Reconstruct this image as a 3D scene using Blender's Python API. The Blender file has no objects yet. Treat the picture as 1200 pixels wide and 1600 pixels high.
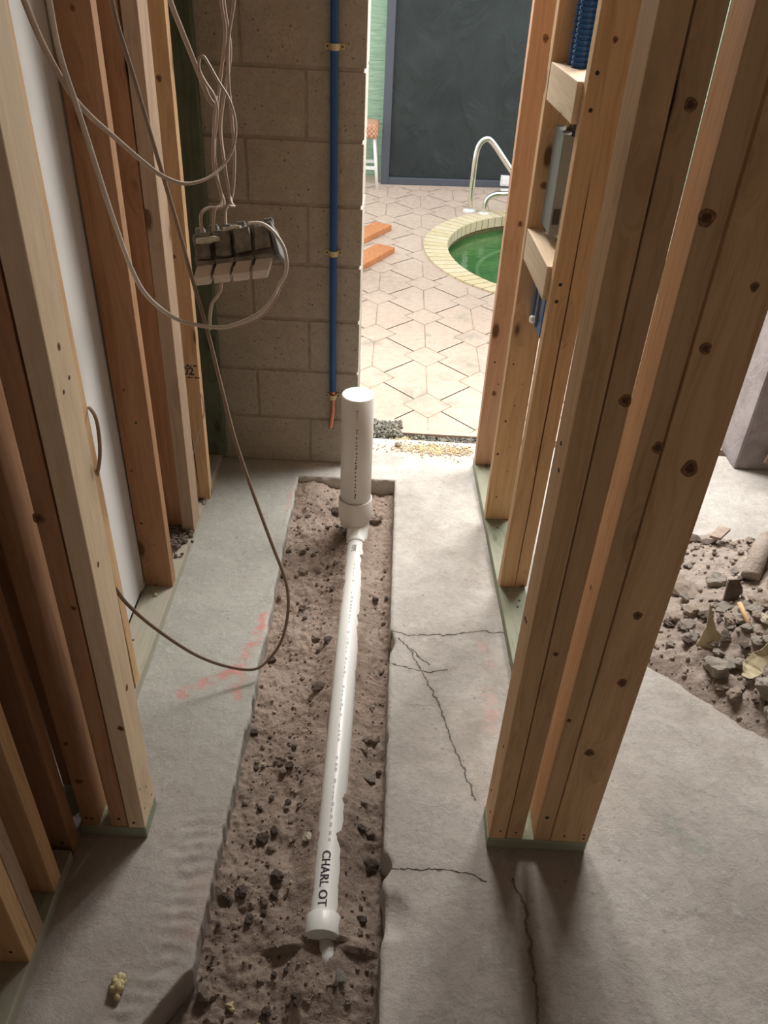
import bpy, bmesh, math, random
from mathutils import Vector, Matrix, Euler, noise
random.seed(7)
SC = bpy.context.scene
COL = SC.collection

# ---------------------------------------------------------------- camera
R = Matrix(((0.99869437, 0.05100354, 0.00286218),
            (0.02754392, -0.58482797, 0.81068957),
            (0.04302192, -0.80955228, -0.58546924)))
cam = bpy.data.cameras.new('camera'); camo = bpy.data.objects.new('camera', cam); COL.objects.link(camo)
cam.sensor_fit = 'VERTICAL'; cam.sensor_height = 24.0; cam.lens = 24.0 * 1265.6 / 1600.0
cam.clip_start = 0.02
ax, ay, az = R @ Vector((1, 0, 0)), R @ Vector((0, -1, 0)), R @ Vector((0, 0, -1))
m4 = Matrix.Identity(4)
for i in range(3):
    m4[i][0], m4[i][1], m4[i][2] = ax[i], ay[i], az[i]
m4.translation = Vector((0, 0, 1.78))
camo.matrix_world = m4
SC.camera = camo

# ---------------------------------------------------------------- light and exposure
W = bpy.data.worlds.new('overcast_sky'); SC.world = W; W.use_nodes = True
bg = W.node_tree.nodes['Background']; bg.inputs[0].default_value = (0.93, 0.97, 1.0, 1); bg.inputs[1].default_value = 1.75
SC.view_settings.view_transform = 'Standard'; SC.view_settings.look = 'None'
SC.view_settings.exposure = 0.36; SC.view_settings.gamma = 1.0; SC.view_settings.use_curve_mapping = False

def area(name, loc, target, sx, sy, power, col):
    l = bpy.data.lights.new(name, 'AREA'); l.shape = 'RECTANGLE'; l.size = sx; l.size_y = sy; l.energy = power; l.color = col
    o = bpy.data.objects.new(name, l); COL.objects.link(o); o.location = loc
    o.rotation_euler = (Vector(target) - Vector(loc)).to_track_quat('-Z', 'Y').to_euler()
    return o
area('added_sky_fill', (0.60, 3.40, 2.50), (0.20, 0.3, 0.9), 1.7, 0.8, 142, (1.0, 0.97, 0.93))  # added lamp outside the opening, boosts the daylight reaching the interior
area('added_rear_fill', (-1.0, -2.5, 1.6), (0.1, 2.0, 0.5), 0.6, 0.6, 2.5, (1.0, 0.88, 0.75))  # added fill lamp behind the camera, no known source there

# ---------------------------------------------------------------- node helpers
class NT:
    def __init__(s, name, rough=0.8, spec=0.3):
        s.m = bpy.data.materials.new(name); s.m.use_nodes = True; s.t = s.m.node_tree
        s.b = s.t.nodes['Principled BSDF']; s.b.inputs['Roughness'].default_value = rough
        s.b.inputs['Specular IOR Level'].default_value = spec
        s.tc = s.t.nodes.new('ShaderNodeTexCoord')
    def n(s, typ, **kw):
        nd = s.t.nodes.new(typ)
        for k, v in kw.items():
            setattr(nd, k, v)
        return nd
    def l(s, a, b): s.t.links.new(a, b)
    def put(s, sock, v):
        if isinstance(v, (int, float)): sock.default_value = v
        elif isinstance(v, (tuple, list, Vector)):
            sock.default_value = tuple(v) if len(v) == len(sock.default_value) else tuple(v) + (1,)
        else: s.l(v, sock)
    def math(s, op, a, b=0.0, c=None, clamp=False):
        nd = s.n('ShaderNodeMath', operation=op); nd.use_clamp = clamp
        s.put(nd.inputs[0], a); s.put(nd.inputs[1], b)
        if c is not None: s.put(nd.inputs[2], c)
        return nd.outputs[0]
    def vmath(s, op, a, b=(0, 0, 0), out=0):
        nd = s.n('ShaderNodeVectorMath', operation=op); s.put(nd.inputs[0], a); s.put(nd.inputs[1], b)
        return nd.outputs[out]
    def scalev(s, a, f):
        nd = s.n('ShaderNodeVectorMath', operation='SCALE'); s.put(nd.inputs[0], a); s.put(nd.inputs[3], f); return nd.outputs[0]
    def map(s, vec, scale=(1, 1, 1), loc=(0, 0, 0), rot=(0, 0, 0)):
        nd = s.n('ShaderNodeMapping'); s.put(nd.inputs[0], vec); s.put(nd.inputs[1], loc); nd.inputs[2].default_value = rot; s.put(nd.inputs[3], scale)
        return nd.outputs[0]
    def noise(s, vec, scale=5, detail=4, rough=0.55, dist=0.0, out=0):
        nd = s.n('ShaderNodeTexNoise'); s.put(nd.inputs['Vector'], vec); nd.inputs['Scale'].default_value = scale
        nd.inputs['Detail'].default_value = detail; nd.inputs['Roughness'].default_value = rough; nd.inputs['Distortion'].default_value = dist
        return nd.outputs[out]
    def voro(s, vec, scale=5, feature='F1', rnd=1.0):
        nd = s.n('ShaderNodeTexVoronoi', feature=feature); s.put(nd.inputs['Vector'], vec); nd.inputs['Scale'].default_value = scale
        nd.inputs['Randomness'].default_value = rnd
        return nd
    def ramp(s, fac, stops):
        nd = s.n('ShaderNodeValToRGB'); s.put(nd.inputs[0], fac); e = nd.color_ramp.elements
        while len(e) < len(stops): e.new(0.5)
        for i, (p, c) in enumerate(stops):
            e[i].position = p; e[i].color = tuple(c) + (1,) if len(c) == 3 else c
        return nd.outputs[0]
    def rng(s, v, a, b, c=0.0, d=1.0):
        nd = s.n('ShaderNodeMapRange'); s.put(nd.inputs[0], v); nd.inputs[1].default_value = a; nd.inputs[2].default_value = b
        nd.inputs[3].default_value = c; nd.inputs[4].default_value = d; return nd.outputs[0]
    def mix(s, f, a, b, typ='MIX'):
        nd = s.n('ShaderNodeMix', data_type='RGBA', blend_type=typ); s.put(nd.inputs[0], f); s.put(nd.inputs[6], a); s.put(nd.inputs[7], b)
        return nd.outputs[2]
    def bump(s, h, strength=0.5, dist=0.01, nrm=None):
        nd = s.n('ShaderNodeBump'); s.put(nd.inputs['Height'], h); nd.inputs['Strength'].default_value = strength; nd.inputs['Distance'].default_value = dist
        if nrm is not None: s.l(nrm, nd.inputs['Normal'])
        return nd.outputs[0]
    def seg(s, p, a, b):
        ab = (b[0] - a[0], b[1] - a[1], 0.0); L2 = ab[0] ** 2 + ab[1] ** 2
        pa = s.vmath('SUBTRACT', p, (a[0], a[1], 0.0))
        h = s.math('DIVIDE', s.vmath('DOT_PRODUCT', pa, ab, out=1), L2, clamp=True)
        return s.vmath('LENGTH', s.vmath('SUBTRACT', pa, s.scalev(ab, h)), out=1)
    def poly(s, p, pts):
        d = None
        for a, b in zip(pts[:-1], pts[1:]):
            e = s.seg(p, a, b); d = e if d is None else s.math('MINIMUM', d, e)
        return d
    def color(s, c): s.put(s.b.inputs['Base Color'], c)
    def nrm(s, n): s.l(n, s.b.inputs['Normal'])
    def objrand(s):
        oi = s.n('ShaderNodeObjectInfo'); return oi.outputs['Random']

def lum(c, k): return tuple(min(1, x * k) for x in c)

def wood(name, light, dark, knotc=(0.10, 0.045, 0.02), dusty=0.0, knots=True, rough=0.72, zs=1.0):
    t = NT(name, rough, 0.25)
    r = t.objrand(); off = t.n('ShaderNodeCombineXYZ'); t.put(off.inputs[0], t.math('MULTIPLY', r, 37.0)); t.put(off.inputs[1], t.math('MULTIPLY', r, 91.0)); t.put(off.inputs[2], t.math('MULTIPLY', r, 53.0))
    p = t.vmath('ADD', t.tc.outputs['Object'], off.outputs[0])
    # knots
    kv = t.map(p, (11.0, 11.0, 4.6 * zs))
    vo = t.voro(kv, 1.0); d = vo.outputs['Distance']; sep = t.n('ShaderNodeSeparateColor'); t.l(vo.outputs['Color'], sep.inputs[0])
    gate = t.math('GREATER_THAN', sep.outputs[0], 0.45)
    knot = t.math('MULTIPLY', t.rng(d, 0.17, 0.10), gate)
    halo = t.math('MULTIPLY', t.rng(d, 0.42, 0.10), gate)
    # grain, bending round the knots
    warp = t.noise(t.map(p, (6, 6, 0.9)), 1.0, 2)
    gx = t.map(p, (70, 70, 2.2))
    gx = t.vmath('ADD', gx, t.scalev(t.noise(t.map(p, (5, 5, 1.1)), 1.0, 2, out=1), 9.0))
    gx = t.vmath('ADD', gx, t.scalev((1.0, 1.0, 0.0), t.math('MULTIPLY', halo, 3.0)))
    g = t.noise(gx, 1.0, 3, 0.6)
    fine = t.noise(t.map(p, (420, 420, 9)), 1.0, 2, 0.6)
    f = t.math('ADD', t.math('MULTIPLY', g, 0.75), t.math('MULTIPLY', fine, 0.25))
    c = t.ramp(f, [(0.30, dark), (0.52, light), (0.75, lum(light, 1.12))])
    c = t.mix(t.rng(warp, 0.35, 0.7, 0.0, 0.35), c, lum(dark, 0.95))
    tone = t.rng(r, 0, 1, 0.80, 1.15); c = t.vmath('MULTIPLY', c, t.scalev((1, 1, 1), tone))
    if knots:
        c = t.mix(t.math('MULTIPLY', halo, 0.35), c, lum(dark, 0.6)); c = t.mix(t.math('MULTIPLY', knot, 0.92), c, knotc)
    if dusty:
        dn = t.noise(t.tc.outputs['Object'], 9.0, 5, 0.65)
        c = t.mix(t.rng(dn, 0.38, 0.62, 0, dusty), c, (0.42, 0.36, 0.30))
    t.color(c); t.nrm(t.bump(f, 0.25, 0.002))
    return t.m

def plain(name, col, rough=0.6, spec=0.4, metal=0.0, nscale=0, namt=0.15, bump=0.0, bscale=60):
    t = NT(name, rough, spec); t.b.inputs['Metallic'].default_value = metal
    c = col
    if nscale:
        n = t.noise(t.tc.outputs['Object'], nscale, 5, 0.6)
        c = t.mix(t.rng(n, 0.3, 0.7), lum(col, 1 - namt), lum(col, 1 + namt))
    t.color(c)
    if bump: t.nrm(t.bump(t.noise(t.tc.outputs['Object'], bscale, 4, 0.6), bump, 0.003))
    return t.m

M = {}
M['pine'] = wood('pine', (0.70, 0.46, 0.255), (0.54, 0.32, 0.155))
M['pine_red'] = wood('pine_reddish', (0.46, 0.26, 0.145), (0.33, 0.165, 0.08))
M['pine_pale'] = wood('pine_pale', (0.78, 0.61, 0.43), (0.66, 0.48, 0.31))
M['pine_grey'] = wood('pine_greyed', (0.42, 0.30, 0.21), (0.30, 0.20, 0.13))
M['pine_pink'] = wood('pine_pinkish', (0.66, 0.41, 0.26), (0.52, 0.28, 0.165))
M['knot'] = plain('knot', (0.27, 0.135, 0.06), 0.7, 0.3, nscale=160, namt=0.6)
M['knot_heart'] = plain('knot_heart', (0.13, 0.06, 0.03), 0.75, 0.3, nscale=160, namt=0.5)
M['treated'] = wood('pressure_treated', (0.36, 0.38, 0.27), (0.22, 0.25, 0.16), knotc=(0.07, 0.06, 0.03), dusty=0.35)
M['treated_dusty'] = wood('pressure_treated_dusty', (0.40, 0.39, 0.31), (0.29, 0.29, 0.21), knotc=(0.1, 0.08, 0.05), dusty=0.9)
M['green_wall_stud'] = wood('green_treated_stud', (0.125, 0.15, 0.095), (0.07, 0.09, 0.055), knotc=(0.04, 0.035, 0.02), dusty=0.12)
M['deck_board'] = wood('stained_board', (0.55, 0.23, 0.10), (0.40, 0.14, 0.055), knots=False)
M['nail'] = plain('nail_dark', (0.03, 0.025, 0.02), 0.6)
M['crack'] = plain('split_dark', (0.10, 0.045, 0.02), 0.9)
M['pvc'] = plain('white_pvc', (0.80, 0.79, 0.75), 0.35, 0.5, nscale=7, namt=0.05)
M['pvc_tan'] = plain('white_pvc_dull', (0.66, 0.62, 0.565), 0.42, 0.5, nscale=5, namt=0.04)
M['cap'] = plain('pipe_cap_white', (0.86, 0.89, 0.90), 0.3, 0.5)
M['ink'] = plain('black_ink', (0.04, 0.04, 0.05), 0.7)
M['ink_grey'] = plain('grey_ink', (0.30, 0.29, 0.30), 0.7)
M['blue'] = plain('blue_plastic', (0.010, 0.075, 0.25), 0.45, 0.4)
M['copper'] = plain('copper', (0.55, 0.22, 0.12), 0.35, 0.5, metal=0.85, nscale=30, namt=0.3)
M['strap'] = plain('cream_strap', (0.52, 0.43, 0.25), 0.5, 0.4)
M['cable_white'] = plain('white_cable', (0.56, 0.50, 0.43), 0.45, 0.4, nscale=8, namt=0.12)
M['cable_dusty'] = plain('dusty_white_cable', (0.42, 0.33, 0.26), 0.55, 0.3, nscale=9, namt=0.15)
M['cable_tan'] = plain('grey_brown_cable', (0.27, 0.20, 0.15), 0.55, 0.3, nscale=6, namt=0.2)
M['boxgrey'] = plain('mortar_splattered_plastic', (0.19, 0.165, 0.135), 0.85, 0.2, nscale=28, namt=0.5, bump=0.9, bscale=45)
M['boxtab'] = plain('grey_plastic_tab', (0.17, 0.165, 0.16), 0.6, 0.3, nscale=20, namt=0.2)
M['beige'] = plain('dusty_beige_plate', (0.50, 0.41, 0.335), 0.6, 0.3, nscale=18, namt=0.12)
M['mortar'] = plain('pale_mortar_crumb', (0.50, 0.46, 0.38), 0.95, 0.1, nscale=60, namt=0.25, bump=0.5)
M['drywall'] = plain('drywall', (0.66, 0.64, 0.62), 0.9, 0.1, nscale=3, namt=0.05, bump=0.1, bscale=30)
M['ceiling'] = plain('ceiling_paint', (0.50, 0.44, 0.38), 0.9, 0.1)
M['interior'] = plain('interior_wall', (0.42, 0.34, 0.27), 0.95, 0.1, nscale=2, namt=0.12)
M['frame'] = plain('dark_aluminium', (0.085, 0.095, 0.115), 0.5, 0.4)
M['chrome'] = plain('stainless', (0.78, 0.77, 0.74), 0.16, 0.5, metal=1.0)
M['white'] = plain('white_plastic', (0.80, 0.80, 0.78), 0.4)
M['steel'] = plain('grey_steel', (0.19, 0.20, 0.195), 0.55, 0.4, nscale=7, namt=0.1)
M['dark'] = plain('dark_fitting', (0.03, 0.03, 0.03), 0.6)
M['brass'] = plain('brass', (0.50, 0.36, 0.14), 0.35, 0.5, metal=0.9)
M['foam'] = plain('yellowish_foam', (0.60, 0.52, 0.29), 0.95, 0.1, nscale=45, namt=0.35, bump=0.6)
M['paper'] = plain('yellowed_paper', (0.56, 0.49, 0.33), 0.85, 0.1, nscale=14, namt=0.15)
M['rock'] = plain('grey_concrete_lump', (0.38, 0.335, 0.29), 0.95, 0.1, nscale=22, namt=0.28, bump=0.9, bscale=55)
M['rock_dark'] = plain('dark_clod', (0.155, 0.12, 0.10), 0.95, 0.1, nscale=30, namt=0.3, bump=0.8, bscale=70)
M['rock_tan'] = plain('dusty_stone', (0.34, 0.27, 0.22), 0.95, 0.1, nscale=30, namt=0.25, bump=0.7, bscale=70)
M['rock_pale'] = plain('pale_stone', (0.56, 0.50, 0.38), 0.9, 0.1, nscale=30, namt=0.2, bump=0.5, bscale=70)
M['mulch'] = plain('dark_gravel', (0.20, 0.19, 0.16), 0.95, 0.1, nscale=50, namt=0.6)
M['sawdust'] = plain('pale_crumbs', (0.60, 0.48, 0.30), 0.95, 0.1, nscale=50, namt=0.4)

def mat_concrete():
    t = NT('old_concrete', 0.82, 0.25); p = t.tc.outputs['Object']
    big = t.noise(p, 2.3, 5, 0.6, 0.4); mid = t.noise(p, 9, 6, 0.65, 0.3); fine = t.noise(p, 60, 6, 0.7)
    sx = t.n('ShaderNodeSeparateXYZ'); t.l(p, sx.inputs[0]); x, y = sx.outputs[0], sx.outputs[1]
    c = t.ramp(t.math('ADD', t.math('MULTIPLY', big, 0.55), t.math('MULTIPLY', mid, 0.45)),
               [(0.34, (0.36, 0.32, 0.285)), (0.48, (0.48, 0.44, 0.40)), (0.58, (0.56, 0.525, 0.48)), (0.72, (0.64, 0.605, 0.555))])
    # smoother bluish-grey strip left of the trench, dusty brown near the doorway
    left = t.math('MULTIPLY', t.rng(x, -0.30, -0.36), t.rng(t.math('ADD', y, t.math('MULTIPLY', mid, 0.4)), 1.32, 1.50))
    c = t.mix(t.math('MULTIPLY', left, 0.55), c, (0.37, 0.385, 0.345))
    dust = t.rng(t.math('SUBTRACT', y, t.math('MULTIPLY', big, 0.8)), 1.25, 0.65)
    c = t.mix(t.math('MULTIPLY', dust, 0.5), c, (0.39, 0.335, 0.30))
    c = t.mix(t.rng(fine, 0.52, 0.68, 0, 0.42), c, (0.29, 0.255, 0.215)); grit = t.noise(p, 210, 4, 0.7); c = t.mix(t.rng(grit, 0.55, 0.72, 0, 0.4), c, (0.24, 0.21, 0.175)); c = t.mix(t.rng(t.noise(p, 5.5, 7, 0.7), 0.52, 0.66, 0, 0.3), c, (0.36, 0.335, 0.30))
    spots = t.voro(p, 17).outputs['Distance']; c = t.mix(t.rng(spots, 0.10, 0.05, 0, 0.5), c, (0.22, 0.19, 0.16))
    scale_ = t.noise(p, 17, 8, 0.78, 0.3); c = t.mix(t.rng(scale_, 0.54, 0.64, 0, 0.38), c, (0.62, 0.60, 0.56))
    # stains
    wob = t.vmath('ADD', p, t.scalev(t.vmath('SUBTRACT', t.noise(p, 16, 5, 0.6, out=1), (0.5, 0.5, 0.5)), 0.06)); wob = t.vmath('MULTIPLY', wob, (1, 1, 0))
    fl = t.vmath('MULTIPLY', p, (1, 1, 0))
    redn = t.rng(t.noise(p, 26, 5, 0.7), 0.40, 0.58)
    def stain(c, pts, r, col, amt):
        d = t.poly(wob, pts); return t.mix(t.math('MULTIPLY', t.rng(d, r, r * 0.35, 0, amt), redn), c, col)
    c = stain(c, [(-.352, 1.88), (-.366, 1.764), (-.391, 1.655), (-.465, 1.59), (-.536, 1.537)], 0.022, (0.58, 0.25, 0.22), 0.85)
    c = stain(c, [(-.391, 1.645), (-.385, 1.53)], 0.02, (0.60, 0.28, 0.24), 0.8)
    c = stain(c, [(-.35, 2.66), (-.355, 2.45)], 0.012, (0.56, 0.30, 0.25), 0.5)
    c = stain(c, [(.337, 1.60), (.34, 1.47)], 0.03, (0.60, 0.36, 0.32), 0.6)
    c = stain(c, [(.33, 1.80), (.35, 1.70)], 0.02, (0.60, 0.36, 0.32), 0.4)
    c = stain(c, [(-.37, 1.0), (-.375, .86)], 0.035, (0.52, 0.34, 0.30), 0.35)
    c = stain(c, [(.80, 1.14), (.76, 1.20)], 0.04, (0.33, 0.36, 0.31), 0.7)
    # cracks
    wob2 = t.vmath('MULTIPLY', t.vmath('ADD', p, t.scalev(t.vmath('SUBTRACT', t.noise(p, 34, 4, 0.6, out=1), (0.5, 0.5, 0.5)), 0.028)), (1, 1, 0))
    cr = t.poly(wob2, [(.10, 1.775), (.153, 1.643), (.197, 1.526), (.22, 1.417), (.25, 1.327), (.273, 1.242)])
    for pts in ([(.046, 1.835), (.106, 1.82), (.226, 1.829), (.307, 1.849), (.41, 1.847)],
                [(.052, 1.70), (.106, 1.678), (.163, 1.669), (.221, 1.686)],
                [(.052, 1.049), (.108, 1.047), (.183, 1.051), (.25, 1.044), (.281, 1.028)],
                [(.165, 1.70), (.10, 1.775), (.07, 1.80)]):
        cr = t.math('MINIMUM', cr, t.poly(wob2, pts))
    wj = t.poly(wob2, [(.345, 1.03), (.367, .975), (.370, .92), (.372, .85), (.37, .77), (.366, .60)])
    jm = t.math('MAXIMUM', t.math('MULTIPLY', t.rng(cr, 0.0028, 0.0008), 0.8), t.math('MULTIPLY', t.rng(wj, 0.0045, 0.0008), 0.65))
    soft = t.math('MAXIMUM', t.rng(cr, 0.02, 0.0), t.rng(wj, 0.035, 0.0))
    c = t.mix(t.math('MULTIPLY', soft, 0.22), c, (0.24, 0.20, 0.165))
    c = t.mix(t.math('MULTIPLY', jm, 0.92), c, (0.05, 0.038, 0.028))
    t.color(c)
    h = t.math('ADD', t.math('MULTIPLY', mid, 1.0), t.math('MULTIPLY', fine, 0.36))
    h = t.math('ADD', h, t.math('ADD', t.math('MULTIPLY', t.rng(scale_, 0.50, 0.66), 0.20), t.math('MULTIPLY', grit, 0.10)))
    h = t.math('SUBTRACT', h, t.math('MULTIPLY', jm, 1.2))
    t.nrm(t.bump(h, 0.6, 0.0115))
    return t.m
M['concrete'] = mat_concrete()

def mat_soil(name, dark, mid_, light):
    t = NT(name, 0.98, 0.1); p = t.tc.outputs['Object']
    a = t.noise(p, 5, 6, 0.65); b = t.noise(p, 90, 6, 0.7)
    c = t.ramp(t.math('ADD', t.math('MULTIPLY', a, 0.6), t.math('MULTIPLY', b, 0.4)), [(0.34, dark), (0.5, mid_), (0.66, light)])
    s = t.voro(p, 130).outputs['Distance']; c = t.mix(t.rng(s, 0.22, 0.10, 0, 0.5), c, lum(light, 1.4))
    t.color(c); t.nrm(t.bump(t.math('ADD', b, t.math('MULTIPLY', t.noise(p, 28, 5, 0.7), 1.2)), 0.9, 0.006)); return t.m
M['soil'] = mat_soil('trench_soil', (0.205, 0.152, 0.122), (0.325, 0.252, 0.205), (0.44, 0.35, 0.29))
M['rubble_soil'] = mat_soil('rubble_dust', (0.23, 0.18, 0.15), (0.33, 0.27, 0.23), (0.44, 0.37, 0.32))

def mat_block():
    t = NT('concrete_block', 0.95, 0.12); p = t.tc.outputs['Object']
    n = t.noise(p, 3.2, 5, 0.6); f = t.noise(p, 120, 6, 0.75); m = t.noise(p, 22, 5, 0.7)
    c = t.ramp(t.math('ADD', t.math('MULTIPLY', n, 0.5), t.math('MULTIPLY', m, 0.5)), [(0.3, (0.33, 0.29, 0.24)), (0.55, (0.41, 0.37, 0.31)), (0.75, (0.48, 0.435, 0.37))])
    c = t.mix(t.rng(f, 0.52, 0.66, 0, 0.55), c, (0.20, 0.17, 0.135))
    pits = t.voro(p, 34).outputs['Distance']; pm = t.rng(pits, 0.13, 0.08); c = t.mix(t.math('MULTIPLY', pm, 0.55), c, (0.11, 0.09, 0.07))
    t.color(c); t.nrm(t.bump(t.math('SUBTRACT', t.math('ADD', f, t.math('MULTIPLY', m, 0.8)), t.math('MULTIPLY', pm, 1.0)), 0.7, 0.004)); return t.m
M['block'] = mat_block()
M['joint'] = plain('mortar_joint', (0.31, 0.275, 0.225), 0.97, 0.1, nscale=25, namt=0.2, bump=0.6, bscale=90)

def mat_patio():
    t = NT('stamped_patio', 0.85, 0.2); p = t.tc.outputs['Object']
    n = t.noise(p, 1.7, 5, 0.6); m = t.noise(p, 26, 6, 0.7)
    c = t.ramp(t.math('ADD', t.math('MULTIPLY', n, 0.45), t.math('MULTIPLY', m, 0.55)), [(0.32, (0.405, 0.305, 0.24)), (0.5, (0.52, 0.40, 0.32)), (0.7, (0.60, 0.475, 0.39))])
    wob = t.vmath('MULTIPLY', t.vmath('ADD', p, t.scalev(t.vmath('SUBTRACT', t.noise(p, 9, 5, 0.7, out=1), (0.5, 0.5, 0.5)), 0.22)), (1, 1, 0))
    g = t.rng(t.noise(p, 19, 5, 0.7), 0.34, 0.62)
    for x, y, r, a in [(0.12, 3.40, 0.11, .75), (0.28, 3.36, .10, .7), (0.26, 3.62, .06, .5), (0.19, 3.22, .05, .5), (-.02, 3.62, .08, .6), (0.42, 3.78, .12, .7), (0.42, 4.12, .1, .6), (.20, 4.12, .035, .8), (-.11, 3.98, .06, .7), (0.40, 4.38, .06, .6), (0, 3.25, .08, .4), (.1, 4.6, .05, .3)]:
        d = t.vmath('LENGTH', t.vmath('SUBTRACT', wob, (x, y, 0.0)), out=1)
        c = t.mix(t.math('MULTIPLY', t.rng(d, r, r * 0.3, 0, a), g), c, (0.27, 0.265, 0.22))
    pt = t.voro(p, 13).outputs['Distance']; c = t.mix(t.rng(pt, 0.075, 0.05, 0, 0.5), c, (0.22, 0.17, 0.12))
    t.color(c); t.nrm(t.bump(t.math('ADD', m, t.math('MULTIPLY', t.noise(t.map(p, (1, 3, 1)), 12, 5), 0.7)), 0.35, 0.006)); return t.m
M['patio'] = mat_patio()
M['groove'] = plain('patio_joint', (0.33, 0.26, 0.20), 0.95, 0.1, nscale=9, namt=0.35)

def mat_stucco():
    t = NT('green_stucco', 0.9, 0.2); p = t.tc.outputs['Object']
    n = t.noise(t.map(p, (6, 6, 42)), 1.0, 5, 0.65, 0.8)
    t.color(t.ramp(n, [(0.3, (0.33, 0.50, 0.36)), (0.55, (0.44, 0.63, 0.46)), (0.75, (0.50, 0.69, 0.52))])); t.nrm(t.bump(n, 0.9, 0.02)); return t.m
M['stucco'] = mat_stucco()
def mat_screen():
    t = NT('black_screen_fabric', 0.62, 0.35); p = t.tc.outputs['Object']
    f = t.noise(p, 2.2, 4, 0.6); t.color(t.mix(t.rng(f, .3, .7), (0.020, 0.027, 0.027), (0.036, 0.045, 0.044)))
    w = t.noise(t.map(p, (3.2, 3.2, 2.0), rot=(0, 0.7, 0)), 1.5, 3, 0.5, 1.2); t.nrm(t.bump(w, 0.6, 0.05)); return t.m
M['screen'] = mat_screen()
def mat_water():
    t = NT('green_pool_water', 0.06, 0.5); p = t.tc.outputs['Object']
    t.color(t.ramp(t.noise(p, 3.5, 3, 0.5, 0.8), [(0.35, (0.035, 0.13, 0.035)), (0.65, (0.06, 0.19, 0.05))]))
    t.b.inputs['Alpha'].default_value = 0.72
    t.nrm(t.bump(t.noise(t.map(p, (5, 14, 1)), 2.0, 3, 0.5, 1.0), 0.12, 0.02)); return t.m
M['water'] = mat_water()
M['pool_shell'] = plain('algae_pool_plaster', (0.20, 0.38, 0.10), 0.8, 0.2, nscale=6, namt=0.25)
M['pool_edge'] = plain('pale_step_edge', (0.62, 0.74, 0.42), 0.8, 0.2, nscale=9, namt=0.15)
M['pool_tile'] = plain('brown_waterline_tile', (0.17, 0.13, 0.06), 0.5, 0.4, nscale=14, namt=0.4)
def mat_coping():
    t = NT('coping_brick', 0.85, 0.2); p = t.tc.outputs['Object']; n = t.noise(p, 20, 5, 0.7)
    isl = t.n('ShaderNodeNewGeometry').outputs['Random Per Island']
    c = t.mix(isl, (0.60, 0.50, 0.31), (0.66, 0.57, 0.41)); c = t.mix(t.rng(n, 0.45, 0.7, 0, 0.5), c, (0.48, 0.37, 0.20)); t.color(c); t.nrm(t.bump(n, 0.4, 0.005)); return t.m
M['coping'] = mat_coping()
M['coping_joint'] = plain('coping_joint', (0.36, 0.27, 0.15), 0.95)
def mat_plaster():
    t = NT('mauve_plaster', 0.9, 0.15); p = t.tc.outputs['Object']; n = t.noise(p, 7, 6, 0.7, 0.6)
    t.color(t.ramp(n, [(0.3, (0.20, 0.17, 0.17)), (0.5, (0.30, 0.26, 0.26)), (0.7, (0.36, 0.33, 0.325))])); t.nrm(t.bump(n, 0.8, 0.012)); return t.m
M['plaster'] = mat_plaster()
def mat_wicker():
    t = NT('wicker', 0.8, 0.2); p = t.tc.outputs['Object']; w = t.n('ShaderNodeTexChecker'); t.l(p, w.inputs[0]); w.inputs[3].default_value = 55
    t.color(t.mix(w.outputs[1], (0.42, 0.20, 0.12), (0.66, 0.38, 0.26))); t.nrm(t.bump(w.outputs[1], 0.8, 0.004)); return t.m
M['wicker'] = mat_wicker()

# ---------------------------------------------------------------- object helpers
def obj(name, bm, m, parent=None, smooth=False, loc=None, rot=None):
    if isinstance(bm, bmesh.types.BMesh):
        me = bpy.data.meshes.new(name)
        if smooth:
            for f in bm.faces: f.smooth = True
        bm.to_mesh(me); bm.free()
    else: me = bm
    if m is not None and not me.materials:
        for mm in (m if isinstance(m, (list, tuple)) else [m]): me.materials.append(M[mm] if isinstance(mm, str) else mm)
    o = bpy.data.objects.new(name, me); COL.objects.link(o)
    if parent: o.parent = parent
    if loc is not None: o.location = loc
    if rot is not None: o.rotation_euler = rot
    return o
def tag(o, label, cat, group=None, kind=None):
    if label: o['label'] = label
    if cat: o['category'] = cat
    if group: o['group'] = group
    if kind: o['kind'] = kind
    return o
def thing(name, label, cat, loc=(0, 0, 0), rot=(0, 0, 0), group=None):
    o = bpy.data.objects.new(name, None); COL.objects.link(o); o.empty_display_size = 0.05; o.location = loc; o.rotation_euler = rot
    return tag(o, label, cat, group)
def struct(o, kind='structure'):
    o['kind'] = kind; return o
def box(bm, x0, x1, y0, y1, z0, z1, bev=0.0, seg=1, mi=0):
    r = bmesh.ops.create_cube(bm, size=1.0); vs = r['verts']
    for v in vs:
        v.co = Vector(((x0 + x1) / 2 + v.co.x * (x1 - x0), (y0 + y1) / 2 + v.co.y * (y1 - y0), (z0 + z1) / 2 + v.co.z * (z1 - z0)))
    fs = set(f for v in vs for f in v.link_faces)
    for f in fs: f.material_index = mi
    if bev:
        es = list(set(e for v in vs for e in v.link_edges))
        r = bmesh.ops.bevel(bm, geom=es, offset=bev, segments=seg, affect='EDGES', profile=0.6)
        for f in r['faces']: f.material_index = mi
    return bm
def nb(): return bmesh.new()
def ring(bm, c, r, axis, n=24, up=None):
    a = Vector(axis).normalized(); u = a.orthogonal().normalized() if up is None else (Vector(up) - a * a.dot(Vector(up))).normalized(); w = a.cross(u)
    return [bm.verts.new(Vector(c) + (u * math.cos(2 * math.pi * i / n) + w * math.sin(2 * math.pi * i / n)) * r) for i in range(n)]
def bridge(bm, A, B):
    n = len(A); return [bm.faces.new((A[i], A[(i + 1) % n], B[(i + 1) % n], B[i])) for i in range(n)]
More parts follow.
